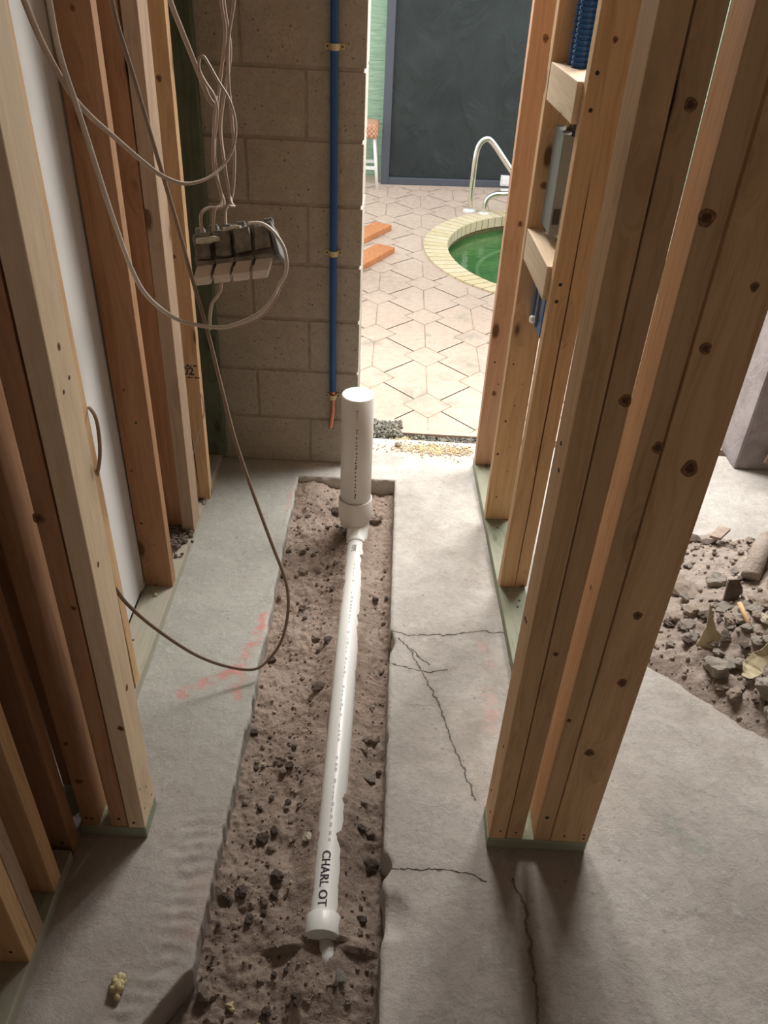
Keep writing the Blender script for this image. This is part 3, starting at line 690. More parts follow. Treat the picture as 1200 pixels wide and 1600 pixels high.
# grade stamp
def stamp_lines(parent, x, z):
    for (dz, n, h) in ((0.030, 4, 0.006), (-0.012, 5, 0.005)):
        bm = nb()
        for i in range(n):
            w = 0.006 + 0.004 * (i % 2); box(bm, x + i * 0.0118, x + i * 0.0118 + w, -0.0008, 0.0002, z + dz, z + dz + h * (0.7 + 0.3 * (i % 2)))
        obj('stamp_line', bm, 'ink', parent)
bm = text_bm('02', 0.040)
for v in bm.verts: v.co = Vector((v.co.x * 0.95 + 0.038, -0.0006 - v.co.z, v.co.y + 0.505))
tag(obj('stamp_text', bm, 'ink', l4), 'black stamped figures', None); stamp_lines(l4, 0.040, 0.505)
bm = nb(); box(bm, 0.0265, 0.0305, -0.0008, 0.0002, 0.497, 0.53); obj('stamp_bar', bm, 'ink', l4)

# drywall sheet of the next room seen between the studs
bm = nb(); box(bm, -0.760, -0.747, 1.46, 2.40, 0.045, 2.44, 0.001)
dw = tag(obj('drywall_sheet', bm, 'drywall'), 'white drywall sheet seen between the left wall studs', 'drywall')
bm = nb(); tube(bm, catmull([(-0.7466, 1.62, 1.20), (-0.7466, 1.67, 1.205), (-0.7466, 1.71, 1.225), (-0.7466, 1.73, 1.22)], 4), 0.0008, 6); obj('surface_crack', bm, 'ink_grey', dw)
bm = nb(); box(bm, -0.7475, -0.7455, 1.70, 1.712, 0.09, 0.115); obj('torn_spot', bm, 'ink_grey', dw)

# ---- right side, wall leaning slightly across the passage
RZ = math.radians(2.35)
sole('green treated sole plate under the right studs', 'treated', 0.4125, 0.502, 1.60, 2.82, rz=RZ, nails=((0.05, 0.33), (0.06, 0.36), (0.04, 0.75)))
stud('wall_stud', 'rightmost passage stud farthest away, next to the bright patio', 'stud', 'pine_pink', 0.366, 0.455, 2.772, 2.810, rz=RZ, nails=(('f', 0.025, 0.45, .004),), lean=0.0, knots=(('f', .047, 1.494, .011), ('f', .048, .955, .010), ('f', .038, .321, .011), ('f', .05, .36, .004)))
stud('wall_stud', 'stud with several small dark knots, second from the patio on the right', 'stud', 'pine', 0.379, 0.468, 2.400, 2.438, rz=RZ, lean=0.0, knots=(('f', .030, 1.17, .011),), nails=tuple(('f', u, z, r) for u, z, r in ((0.03, 0.10, .003), (0.055, 0.21, .002), (0.012, 0.28, .0045), (0.05, 0.31, .002), (0.022, 0.41, .004), (0.045, 0.47, .0025), (0.06, 0.55, .002), (0.02, 0.62, .003))))
stud('wall_stud', 'orange stud with a long split, third from the patio on the right', 'stud', 'pine', 0.400, 0.489, 2.028, 2.066, rz=RZ, lean=0.006, knots=(('f', .043, 1.565, .007),), crack=((0.050, 0.005), (0.046, 1.32)), nails=(('f', 0.017, 1.425, .005), ('f', 0.017, 1.50, .005), ('f', 0.020, 1.02, .005), ('f', 0.018, 0.975, .005)))
# blocking boards between the second and third
for zb, lab in ((1.425, 'upper short blocking board nailed between the right studs'), (1.00, 'lower short blocking board nailed between the right studs')):
    o = thing('blocking_board', lab, 'blocking', (0.3935, 2.0685, zb), (0, 0, RZ))
    bm = nb(); box(bm, 0, 0.072, 0, 0.089, 0, 0.329, 0.0025, 2); obj('timber', bm, 'pine_pale', o, loc=(0, 0, 0.0895), rot=(-PI / 2, 0, 0))
# near right door post group
sole('short treated plate under the near right post group', 'treated', 0.291, 0.528, 1.114, 1.203, along='x')
LN = 0.0
stud('wall_stud', 'leftmost board of the near right post, its lit side facing the passage', 'stud', 'pine', 0.293, 0.3325, 1.114, 1.203, lean=-0.001, nails=(('l', 0.03, 0.06, .003), ('l', 0.06, 0.10, .003), ('l', 0.03, 0.30, .003), ('l', 0.045, 0.66, .004), ('l', 0.06, 0.655, .004), ('l', 0.03, 1.02, .004), ('l', 0.05, 1.06, .004), ('f', 0.025, 0.03, .003)))
stud('wall_stud', 'second board of the near right post, left of the narrow gap', 'stud', 'pine', 0.3345, 0.3735, 1.115, 1.204, lean=-0.0004, knots=(('f', .021, 1.58, .009), ('f', .030, 1.17, .011), ('f', .015, .62, .006)), nails=(('f', 0.02, 0.025, .003),))
stud('wall_stud', 'board right of the gap in the near right post with a glowing orange side', 'stud', 'pine', 0.400, 0.438, 1.115, 1.204, lean=0.0012, knots=(('f', .010, 1.446, .013), ('f', .008, .43, .006), ('f', .032, 1.09, .011), ('l', .05, .75, .006)), nails=(('f', 0.018, 0.09, .005),))
stud('wall_stud', 'wide knotty board face on the right of the near right post', 'stud', 'pine', 0.4395, 0.5295, 1.114, 1.152, lean=0.003, knots=(('f', .040, .731, .010), ('f', .051, .551, .011), ('f', .029, .332, .012), ('f', .050, 1.055, .015), ('f', .018, 1.262, .010), ('f', .060, 1.357, .007)), nails=(('f', 0.03, 0.022, .003), ('f', 0.075, 0.03, .003), ('f', 0.077, 0.015, .003)))

# things inside the right wall cavity
bx = thing('steel_enclosure', 'grey steel box behind the studs of the right wall', 'metal box', (0.415, 2.27, 1.115), (0, 0, RZ))
bm = nb(); box(bm, 0, 0.10, -0.02, 0.10, 0, 0.255, 0.004, 2); obj('case', bm, 'steel', bx)
bm = nb(); box(bm, 0.004, 0.022, -0.023, -0.018, 0.03, 0.07); obj('knockout', bm, 'dark', bx)
bm = nb(); tube(bm, [Vector((0.03, 0.04, 0.252)), Vector((0.03, 0.04, 0.30))], 0.014, 12); obj('brass_fitting', bm, 'brass', bx)
bm = nb(); tube(bm, [Vector((0.03, -0.02, 0.252)), Vector((0.03, -0.02, 0.32))], 0.011, 12); tube(bm, [Vector((0.03, -0.03, 0.315)), Vector((0.03, 0.06, 0.315))], 0.009, 10); obj('pipe_fitting', bm, 'dark', bx)
cd = thing('corrugated_conduit', 'blue ribbed conduit in the right wall above the upper blocking', 'conduit', (0.438, 2.325, 1.44))
for dx, dy in ((0, 0.03), (0.0, -0.022)):
    bm = nb(); prof = []
    for i in range(80):
        z = i * 0.0117; prof += [(0.024, z), (0.024, z + 0.006), (0.0205, z + 0.0075), (0.0205, z + 0.0105)]
    lathe(bm, prof, 18, cx=dx, cy=dy); obj('ribbed_tube', bm, 'blue', cd, smooth=False)
jb = thing('junction_box', 'blue plastic outlet box below the lower blocking in the right wall', 'electrical box', (0.424, 2.29, 0.835), (0, 0, RZ))
bm = nb(); box(bm, 0, 0.06, -0.09, 0.08, 0, 0.12, 0.004, 2); obj('case', bm, 'blue', jb)
bm = nb(); box(bm, -0.006, 0.0, -0.03, -0.022, 0.01, 0.115); box(bm, -0.006, 0.0, 0.03, 0.038, 0.01, 0.115); obj('rib', bm, 'steel', jb)
bm = nb(); lathe(bm, [(0.010, 0.0), (0.012, 0.008), (0.008, 0.014)], 14); obj('wire_nut', bm, 'cap', jb, loc=(-0.006, -0.02, 0.03), rot=(0, -PI / 2, 0))

# ================================================================= TRENCH
def run_x(y): return -0.0875 + 0.003 * (2.3 - y) / 1.4
PIPE_R, PIPE_Z = 0.0345, -0.058
def soil_z(x, y):
    z = -0.088 + 0.016 * fbm((x * 6, y * 6, 0)) + 0.008 * fbm((x * 20, y * 20, 3)) + 0.005 * fbm((x * 55, y * 55, 9), 3)
    z += 0.055 * math.exp(-((x + 0.27) / 0.12) ** 2 - ((y - 2.62) / 0.2) ** 2)
    z += 0.018 * max(0, min(1, (y - 1.75) / 0.35))
    z -= 0.025 * max(0, min(1, (0.95 - y) / 0.2)) * (1 if x < -0.12 else 0.4)
    d = abs(x - run_x(y)) - 0.036 - 0.004 * fbm((y * 7, 2, 0))
    if 0.885 < y < 2.34:
        # soil hugging the pipe to a ragged line
        lvl = PIPE_Z + 0.013 + 0.009 * max(0, min(1, (y - 1.85) / 0.2)) - 0.012 * max(0, 1 - abs(y - 1.5) / 0.25) + (0.006 if y < 1.25 else 0) + 0.014 * fbm((x * 11, y * 11, 5)) + 0.0035 * fbm((x * 40, y * 40, 7), 2)
        w = max(0, 1 - max(0, d) / (0.06 + 0.05 * max(0, min(1, (1.0 - y) / 0.1)))); z = z * (1 - w) + lvl * w
    if y < 0.90:
        w = min(1, max(0, 1.5 - abs(x - run_x(y)) / 0.07)) * max(0, min(1, (y - 0.70) / 0.1)); z = z * (1 - w) + (-0.052 - 0.03 * max(0, min(1, (0.86 - y) / 0.15))) * w + w * 0.004 * fbm((x * 40, y * 40, 5))
    return min(z, -0.012)
bm = nb(); nx, ny = 170, 640
rows = [[bm.verts.new((-0.50 + 0.575 * i / nx, 0.25 + 2.46 * j / ny, soil_z(-0.50 + 0.575 * i / nx, 0.25 + 2.46 * j / ny))) for i in range(nx + 1)] for j in range(ny + 1)]
for a, b in zip(rows[:-1], rows[1:]):
    for i in range(nx): bm.faces.new((a[i], a[i + 1], b[i + 1], b[i]))
# crumbs, far too many to count
rc = random.Random(3)
def crumb(bm, x, y, z, s, sub=1):
    r = bmesh.ops.create_icosphere(bm, subdivisions=sub, radius=s); k = rc.random() * 50; q = Euler((rc.random() * 6, rc.random() * 6, rc.random() * 6)).to_matrix()
    for v in r['verts']:
        c = v.co * (1 + 0.5 * noise.noise(v.co / s * 0.8 + Vector((k, 0, 0)))); c.z *= 0.75; v.co = q @ c + Vector((x, y, z))
for _ in range(2600):
    y = 0.55 + 2.1 * rc.random() ** 1.1; x = -0.34 + 0.38 * rc.random()
    if 0.9 < y < 2.36 and abs(x - run_x(y)) < 0.042: continue
    if x > -0.05 and rc.random() < 0.35: continue
    s = 0.0012 + 0.0042 * rc.random() ** 3
    crumb(bm, x, y, soil_z(x, y) + s * 0.3, s)
tag(obj('trench_soil', bm, 'soil', smooth=True), 'brown sandy soil filling the trench cut through the slab', 'soil', kind='stuff')

# drain pipe: riser, elbow, run, coupling, stub
dp = thing('drain_pipe', 'white drain pipe with an upright riser at the far end of the trench', 'pipe', (0, 0, 0))
RX_, RY_ = -0.0985, 2.425
bm = nb(); lathe(bm, [(0.0555, 0.045), (0.0555, 0.507), (0.0525, 0.509)], 48, cap1=False); riser = obj('riser', bm, 'pvc_tan', dp, smooth=True, loc=(RX_, RY_, 0))
bm = nb(); lathe(bm, [(0.0540, 0.500), (0.0530, 0.5085), (0.050, 0.5095), (0.030, 0.5110), (0.0005, 0.5115)], 48); obj('test_cap', bm, 'cap', dp, smooth=True, loc=(RX_, RY_, 0))
bm = nb(); lathe(bm, [(0.040, -0.03), (0.052, -0.018), (0.0600, 0.0), (0.0610, 0.018), (0.0610, 0.090), (0.0595, 0.0925), (0.0563, 0.0925), (0.0563, 0.05)], 48, cap1=False); obj('socket_hub', bm, 'pvc_tan', dp, smooth=True, loc=(RX_, RY_, 0))
bm = nb()
el = catmull([(RX_ + 0.012, RY_, 0.0), (RX_ + 0.014, RY_ - 0.01, -0.022), (RX_ + 0.013, RY_ - 0.035, -0.042), (RX_ + 0.011, RY_ - 0.07, -0.054), (RX_ + 0.011, RY_ - 0.105, -0.058)], 6)
tube(bm, el, 0.0375, 28, prof=lambda t_: 1.12 - 0.12 * t_); obj('elbow', bm, 'pvc', dp)
bm = nb(); tube(bm, [Vector((run_x(2.32), 2.335, PIPE_Z)), Vector((run_x(2.32), 2.318, PIPE_Z))], 0.0395, 28); tube(bm, [Vector((run_x(2.32), 2.3183, PIPE_Z)), Vector((run_x(2.32), 2.3170, PIPE_Z))], 0.0372, 28)
obj('elbow_collar', bm, 'pvc', dp)
bm = nb(); tube(bm, [Vector((run_x(y), y, PIPE_Z + 0.004 * math.sin(max(0, min(1, (y - .9) / 1.4)) * PI))) for y in [0.90 + 1.43 * i / 30 for i in range(31)]], PIPE_R, 40); run = obj('run_pipe', bm, 'pvc', dp)
bm = nb(); y0, y1 = 0.902, 0.950
pr = [(0.0390, y1), (0.0405, y1 - 0.003), (0.0405, y0 + 0.003), (0.0395, y0)]; rs = [ring(bm, (run_x(y), y, PIPE_Z + 0.006), r_, (0, -1, 0), 40, up=(0, 0, 1)) for r_, y in pr]
for a, b in zip(rs[:-1], rs[1:]): bridge(bm, a, b)
bm.faces.new(rs[0][::-1]); bm.faces.new(rs[-1]); obj('coupling', bm, 'pvc', dp, smooth=True)
bm = nb(); tube(bm, [Vector((-0.074, 0.905, -0.060)), Vector((-0.070, 0.87, -0.064)), Vector((-0.069, 0.845, -0.074))], 0.018, 20); obj('stub_pipe', bm, 'pvc', dp)
# lettering wrapped on the pipe; reads towards the camera, tops of letters to the right
def wrap_text(s, size, ystart, phi0, part, m='ink', sx=1.0):
    bm = text_bm(s, size, 0.0003, 0.006)
    for v in bm.verts:
        y = ystart - v.co.x * sx; phi = phi0 + v.co.y / PIPE_R; r_ = PIPE_R + 0.0013 + v.co.z
        v.co = Vector((run_x(y) + r_ * math.sin(phi), y, PIPE_Z + 0.004 * math.sin(max(0, min(1, (y - .9) / 1.4)) * PI) + r_ * math.cos(phi)))
    return tag(obj(part, bm, m, run), 'black printed lettering along the pipe', None)
wrap_text('CHARL OT', 0.0285, 1.098, -0.42, 'lettering', sx=0.98)
wrap_text('PIPE', 0.022, 2.288, -0.36, 'lettering', 'ink_grey', sx=1.0)
bm = nb(); rp = random.Random(5); y = 2.18
while y > 1.13:
    w = rp.uniform(0.006, 0.013)
    if rp.random() < 0.8:
        for k in range(rp.choice((1, 2))):
            phi = 0.02 - 0.12 * (2.18 - y) + 0.10 * k; q = []
            for (yy, ph) in ((y, phi), (y - w, phi), (y - w, phi + 0.055), (y, phi + 0.055)):
                r_ = PIPE_R + 0.0006; q.append(bm.verts.new((run_x(yy) + r_ * math.sin(ph), yy, PIPE_Z + 0.004 * math.sin((yy - .9) / 1.4 * PI) + r_ * math.cos(ph))))
            bm.faces.new(q)
    y -= w + rp.uniform(0.004, 0.012)
tag(obj('printed_marks', bm, 'ink_grey', run), 'faint rows of small grey printed marks', None)
bm = nb(); z = 0.405
def rmark(bm, phi, z0_, z1_, dphi):
    q = []
    for (zz, ph) in ((z0_, phi), (z0_, phi + dphi), (z1_, phi + dphi), (z1_, phi)):
        q.append(bm.verts.new((0.0559 * math.sin(ph), -0.0559 * math.cos(ph), zz)))
    bm.faces.new(q)
while z > 0.12:
    w = rp.uniform(0.004, 0.010); rmark(bm, -0.02 + rp.uniform(-.02, .02), z - w, z, rp.uniform(0.05, 0.09)); z -= w + rp.uniform(0.003, 0.012)
rmark(bm, 0.0, 0.437, 0.475, 0.018); rmark(bm, -0.05, 0.473, 0.476, 0.10)
tag(obj('printed_marks', bm, 'ink', riser), 'column of small black printed marks', None)

# stones in the trench
ROCKS = {m: [rock_mesh('stone', i * 7 + 3 + j * 31, m, 3 if m != 'rock' else 3, 0.75) for i in range(4)] for j, m in enumerate(('rock_dark', 'rock_tan', 'rock_pale', 'rock'))}
def put_rock(name, x, y, z, s, m, label, group=None, cat='stone', sc=(1, 1, 1), rot=None, rnd=rc):
    o = bpy.data.objects.new(name, rnd.choice(ROCKS[m])); COL.objects.link(o); o.location = (x, y, z)
    o.scale = (s * sc[0], s * sc[1], s * sc[2]); o.rotation_euler = rot or (rnd.uniform(-.4, .4), rnd.uniform(-.4, .4), rnd.uniform(0, 6.28))
    return tag(o, label, cat, group)
big = [(-.150, 1.836, .016, 'rock_dark', 'dark angular stone touching the white pipe, midway along the trench'),
       (-.190, 1.862, .015, 'rock_tan', 'brown stone just left of the dark one touching the pipe'),
       (-.160, 1.655, .017, 'rock_dark', 'flat dark stone against the left of the pipe below the cable loop'),
       (-.180, 1.68, .013, 'rock_tan', 'small brown stone behind the flat dark one'),
       (-.245, 1.985, .014, 'rock_dark', 'dark stone left of the pipe near the upper trench'),
       (-.322, 1.775, .015, 'rock_dark', 'dark clod beside the hanging cable at the left trench edge'),
       (.012, 1.478, .018, 'rock_tan', 'angular stone right of the pipe near the trench wall'),
       (-.008, 1.47, .013, 'rock_tan', 'small stone left of the angular one near the right trench wall'),
       (.004, 1.352, .015, 'rock', 'thin pale grey flake right of the pipe'),
       (-.256, 1.160, .016, 'rock_dark', 'rounded dark stone left of the pipe, low in the trench'),
       (-.230, 1.185, .012, 'rock_dark', 'dark stone just behind the rounded one'),
       (-.140, 1.150, .014, 'rock_pale', 'cream stone lying next to the pipe'),
       (.018, 1.105, .021, 'rock_dark', 'large dark clod against the right trench wall'),
       (-.205, 1.052, .016, 'rock_dark', 'dark lump left of the lettering on the pipe'),
       (-.285, 1.018, .016, 'rock_dark', 'darkest lump near the left trench edge by the lettering'),
       (-.228, .998, .014, 'rock_tan', 'upright brown stone above the coupling, left side'),
       (-.240, 1.390, .018, 'rock_tan', 'tan clod halfway between the left trench edge and pipe'),
       (-.215, 1.375, .014, 'rock_dark', 'dark clod right beside the tan one'),
       (-.020, 2.50, .026, 'rock_tan', 'brown stone behind the riser on its right'),
       (-.175, 2.515, .022, 'rock_dark', 'dark stone behind the riser on its left'),
       (-.150, 2.53, .018, 'rock_dark', 'stone tucked between riser and end wall'),
       (-.040, .828, .013, 'rock', 'pale sliver of stone right of the pipe end'),
       (.002, .955, .013, 'rock_dark', 'small dark clod right of the coupling'),
       (-.005, 2.035, .013, 'rock_dark', 'dark stone near the right trench wall, upper part'),
       (-.262, 2.17, .020, 'rock_tan', 'crumbly tan lump left of the pipe near the far end'),
       (-.010, 1.13 + .06, .012, 'rock_dark', 'dark pebble by the right trench wall just above the large clod'),
       (.012, 1.19, .014, 'rock_tan', 'tan pebble touching the right trench wall above the large clod'),
       (-.325, .80, .022, 'rock_tan', 'blocky stone in the lower left corner of the trench'),
       (-.300, .745, .024, 'rock_tan', 'nearest blocky stone at the lower left of the trench')]
for x, y, s, m, lab in big:
    put_rock('stone', x, y, soil_z(x, y) + s * 0.35, s, m, lab, sc=(1, 1, 1) if 'flat' not in lab and 'sliver' not in lab and 'flake' not in lab else (1.5, 0.9, 0.5))
n = 0
while n < 150:
    y = 0.72 + 1.88 * rc.random() ** 1.25; x = -0.335 + 0.375 * rc.random()
    if 0.85 < y < 2.36 and abs(x - run_x(y)) < 0.055: continue
    if x > -0.06 and rc.random() < 0.5: continue
    s = 0.0048 + 0.0075 * rc.random() ** 2
    put_rock('stone', x, y, soil_z(x, y) + s * 0.3, s, rc.choice(('rock_dark', 'rock_dark', 'rock_tan')), 'small brown pebble scattered on the trench soil', 'pebbles on the trench soil'); n += 1
for i, (x, y, s) in enumerate(((.004, 1.60, .005), (-.285, 1.37, .007), (-.19, 1.30, .004), (-.17, 1.04, .005), (-.28, 1.56, .004))):
    put_rock('stone', x, y, soil_z(x, y) + s * 0.4, s, 'rock_pale', 'tiny pale chip lying on the trench soil', 'pale chips on the trench soil')

# crumbled foam lumps
def lump(name, x, y, z, s, m, label, cat, n=16, sc=(1, 1, 1)):
    bm = nb()
    for _ in range(n):
        a, b = rc.random() * 6.28, rc.random(); r = s * 0.62 * b
        crumb(bm, r * math.cos(a) * sc[0], r * math.sin(a) * sc[1], s * 0.3 + s * 0.4 * rc.random() * (1 - b), s * rc.uniform(0.25, 0.45), 2)
    o = obj(name, bm, m, smooth=True, loc=(x, y, z)); return tag(o, label, cat)
lump('foam_lump', -0.487, 0.755, 0.0, 0.027, 'foam', 'yellowish foam crumb lying on the slab at the bottom left', 'foam', 22, (0.7, 1.3, 1))
lump('foam_lump', -0.268, 0.775, soil_z(-.268, .775), 0.013, 'foam', 'small yellowish foam crumb in the bottom of the trench', 'foam', 12)
lump('foam_lump', -0.205, 0.745, soil_z(-.205, .745), 0.008, 'foam', 'tiny foam crumb nearest the lower edge of the trench', 'foam', 8)

# loose splinter at the notch of the slab and grit by the doorway
bm = nb()
for _ in range(1500):
    x = -0.03 + 0.5 * rc.random(); y = 3.0 + 0.075 * rc.random(); s = rc.uniform(0.002, 0.008)
    crumb(bm, x, y, -0.022 + 0.012 * rc.random(), s)
for _ in range(500):
    x = -0.06 + 0.13 * rc.random(); y = 3.03 + 0.13 * rc.random(); crumb(bm, x, y, -0.015 + 0.02 * rc.random(), rc.uniform(0.003, 0.010))
tag(obj('gravel', bm, 'mulch', smooth=False), 'dark gravel in the gap between slab and patio', 'gravel', kind='stuff')
bm = nb()
for _ in range(900):
    x = rc.gauss(0.22, 0.10); y = 2.93 + rc.gauss(0, 0.022)
    if -0.05 < x < 0.37: crumb(bm, x, y, 0.002, rc.uniform(0.0015, 0.005))
for _ in range(120):
    crumb(bm, rc.gauss(0.075, 0.02), 3.02 + rc.gauss(0, 0.008), -0.008, rc.uniform(0.002, 0.005))
tag(obj('sawdust', bm, 'sawdust'), 'pale yellow crumbs strewn at the doorway end of the slab', 'debris', kind='stuff')
put_rock('stone', 0.055, 2.945, 0.008, 0.014, 'rock_tan', 'single brown stone at the left end of the pale crumbs', cat='stone')
# debris behind the left studs
bm = nb()
for _ in range(260):
    crumb(bm, rc.gauss(-0.705, 0.022), rc.gauss(2.19, 0.035), 0.040 + 0.01 * rc.random(), rc.uniform(0.003, 0.010))
for _ in range(60): crumb(bm, rc.gauss(-0.68, 0.015), rc.gauss(2.42, 0.01), 0.04, rc.uniform(0.002, 0.005))
tag(obj('dirt_heap', bm, 'rock_dark'), 'dark dirt piled on the left sole plate between the studs', 'dirt', kind='stuff')
lump('foam_lump', -0.70, 1.90, 0.038, 0.010, 'foam', 'pale crumb on the left sole plate near the drywall', 'crumb', 6)

# ================================================================= WATER LINE ON THE BLOCK WALL
wl = thing('water_line', 'blue sleeved copper water line strapped to the block wall', 'pipe', (0, 0, 0))
bm = nb(); tube(bm, [Vector((-0.214 + 0.004 * (1 - z / 2.4), 2.772, z)) for z in [0.335 + 2.1 * i / 12 for i in range(13)]], 0.0118, 16); obj('blue_sleeve', bm, 'blue', wl)
bm = nb(); tube(bm, catmull([(-0.209, 2.772, 0.36), (-0.209, 2.772, 0.30), (-0.210, 2.771, 0.25), (-0.215, 2.770, 0.20), (-0.219, 2.769, 0.172)], 5), 0.0088, 14, prof=lambda t_: 1 if t_ < 0.93 else 0.8); obj('copper_stub', bm, 'copper', wl)
for z in (1.482, 0.862, 0.312):
    bm = nb(); box(bm, -0.030, -0.013, -0.0035, 0.0005, -0.009, 0.009, 0.001); box(bm, 0.013, 0.030, -0.0035, 0.0005, -0.009, 0.009, 0.001)
    n = 12; A = []
    for i in range(n + 1):
        a = PI * i / n
        A.append([bm.verts.new((r_ * math.cos(a), -0.001 - (r_ + 0.010) * max(0.0, math.sin(a)) ** 0.8, w_)) for r_, w_ in ((0.0138, -0.009), (0.0165, -0.009), (0.0165, 0.009), (0.0138, 0.009))])
    for a, b in zip(A[:-1], A[1:]): bridge(bm, a, b)
    sp = obj('pipe_strap', bm, 'strap', wl, loc=(-0.211, 2.7835, z))
    for k in (-1, 1):
        bm = nb(); lathe(bm, [(0.0032, 0), (0.0028, 0.0055)], 12); obj('screw', bm, 'nail', sp, loc=(k * 0.023, -0.001, 0), rot=(PI / 2, 0, 0))

# ================================================================= CABLES AND OUTLET BOX
def cable(label, pts, r=0.0042, m='cable_dusty', flat=0.6, name='cable', k=6):
    bm = nb(); tube(bm, catmull(pts, k), r, 10, flat); return tag(obj(name, bm, m), label, 'cable')
CAB = dict(
dark=[(-0.539, 1.75, 1.799), (-0.561, 1.8, 1.644), (-0.547, 1.84, 1.499), (-0.521, 1.86, 1.335), (-0.497, 1.87, 1.195), (-0.476, 1.87, 1.076), (-0.449, 1.86, 0.952), (-0.418, 1.84, 0.788), (-0.392, 1.82, 0.669), (-0.351, 1.8, 0.522), (-0.301, 1.77, 0.372), (-0.261, 1.74, 0.26), (-0.254, 1.71, 0.177), (-0.269, 1.67, 0.101), (-0.304, 1.64, 0.051), (-0.346, 1.61, 0.037), (-0.423, 1.59, 0.068), (-0.503, 1.57, 0.134), (-0.59, 1.55, 0.245), (-0.639, 1.53, 0.34), (-0.653, 1.5, 0.426), (-0.672, 1.47, 0.525)],
longwhite=[(-0.489, 1.3, 1.764), (-0.511, 1.35, 1.674), (-0.527, 1.4, 1.596), (-0.53, 1.45, 1.506), (-0.534, 1.5, 1.415), (-0.55, 1.6, 1.286), (-0.559, 1.7, 1.148), (-0.546, 1.75, 1.074), (-0.507, 1.8, 1.01), (-0.461, 1.82, 0.988), (-0.404, 1.84, 0.978), (-0.352, 1.86, 0.991), (-0.315, 1.88, 1.009), (-0.289, 1.9, 1.04), (-0.278, 1.92, 1.06), (-0.262, 1.93, 1.09), (-0.262, 1.94, 1.125), (-0.273, 1.95, 1.152), (-0.297, 1.96, 1.179), (-0.324, 1.97, 1.191), (-0.356, 1.98, 1.187)],
long2=[(-0.452, 1.835, 0.981), (-0.407, 1.855, 0.968), (-0.352, 1.875, 0.976), (-0.315, 1.895, 0.993), (-0.288, 1.915, 1.026), (-0.278, 1.935, 1.047), (-0.263, 1.945, 1.08), (-0.266, 1.952, 1.105)],
sweep=[(-0.553, 1.35, 1.718), (-0.567, 1.4, 1.669), (-0.588, 1.5, 1.595), (-0.577, 1.55, 1.523), (-0.567, 1.6, 1.479), (-0.552, 1.68, 1.426), (-0.529, 1.75, 1.372), (-0.5, 1.8, 1.329), (-0.466, 1.85, 1.304), (-0.427, 1.9, 1.306), (-0.396, 1.95, 1.328), (-0.377, 1.97, 1.365), (-0.373, 1.98, 1.41), (-0.384, 1.98, 1.455), (-0.407, 1.98, 1.492), (-0.425, 1.98, 1.524), (-0.434, 1.98, 1.536), (-0.443, 1.98, 1.531), (-0.445, 1.98, 1.509), (-0.435, 1.99, 1.483), (-0.421, 2.0, 1.457), (-0.42, 2.02, 1.421), (-0.437, 2.05, 1.36)],
lead=[(-0.481, 1.9, 1.705), (-0.487, 1.95, 1.639), (-0.48, 2.0, 1.578), (-0.465, 2.03, 1.514), (-0.446, 2.05, 1.448), (-0.433, 2.05, 1.429)],
hang1=[(-0.412, 2.1, 1.726), (-0.412, 2.1, 1.633), (-0.407, 2.1, 1.572), (-0.424, 2.1, 1.481), (-0.436, 2.08, 1.403), (-0.443, 2.06, 1.322), (-0.436, 2.05, 1.252), (-0.424, 2.04, 1.218), (-0.429, 2.02, 1.208), (-0.456, 2.0, 1.212), (-0.47, 1.98, 1.197), (-0.469, 1.98, 1.14)],
hang2=[(-0.377, 2.12, 1.727), (-0.386, 2.12, 1.633), (-0.402, 2.11, 1.559), (-0.406, 2.1, 1.482), (-0.402, 2.09, 1.403), (-0.399, 2.08, 1.32), (-0.402, 2.06, 1.251), (-0.409, 2.04, 1.214), (-0.418, 2.02, 1.201), (-0.413, 1.99, 1.15)],
hang3=[(-0.403, 2.14, 1.725), (-0.411, 2.13, 1.631), (-0.403, 2.13, 1.531), (-0.423, 2.12, 1.438), (-0.432, 2.1, 1.372), (-0.423, 2.07, 1.307), (-0.412, 2.05, 1.238), (-0.403, 2.03, 1.217), (-0.396, 2.02, 1.214), (-0.406, 2.01, 1.216)],
hang4=[(-0.431, 2.07, 1.446), (-0.44, 2.06, 1.379), (-0.445, 2.05, 1.296), (-0.43, 2.04, 1.24), (-0.428, 2.02, 1.215), (-0.441, 2.0, 1.205), (-0.444, 1.98, 1.15)],
tail=[(-0.433, 1.98, 1.08), (-0.435, 1.98, 1.022), (-0.445, 1.98, 1.001), (-0.461, 1.98, 0.978), (-0.469, 1.98, 0.943), (-0.472, 1.98, 0.908)],
loop=[(-0.681, 1.6, 0.867), (-0.653, 1.56, 0.894), (-0.635, 1.54, 0.879), (-0.632, 1.53, 0.836), (-0.639, 1.53, 0.786), (-0.656, 1.54, 0.735), (-0.679, 1.56, 0.681), (-0.707, 1.6, 0.628)],
wirefar=[(-0.626, 2.4, 0.506), (-0.617, 2.4, 0.47), (-0.617, 2.4, 0.422), (-0.64, 2.41, 0.352), (-0.668, 2.42, 0.267), (-0.689, 2.43, 0.193)])
def up(p, dz=0.75):  # carry a hanging cable on up to the ceiling
    a = p[0]; return [(a[0], a[1], 2.47), (a[0], a[1], a[2] + (2.47 - a[2]) * 0.45)] + p
cable('long grey brown cable drooping to the floor beside the trench', up(CAB['dark']), 0.0052, 'cable_tan', 0.55)
cable('white cable curving under the outlet box and up into its right side', up(CAB['longwhite']), 0.0050, 'cable_white', 0.6)
cable('short outer strand bundled beneath the white cable curve', CAB['long2'], 0.0036, 'cable_dusty', 0.7)
cable('cable sweeping across the left studs and looping above the outlet box', up(CAB['sweep']), 0.0050, 'cable_dusty', 0.6)
cable('short cable slanting down from the top with its end in the air', up(CAB['lead']), 0.0058, 'cable_dusty', 0.6)
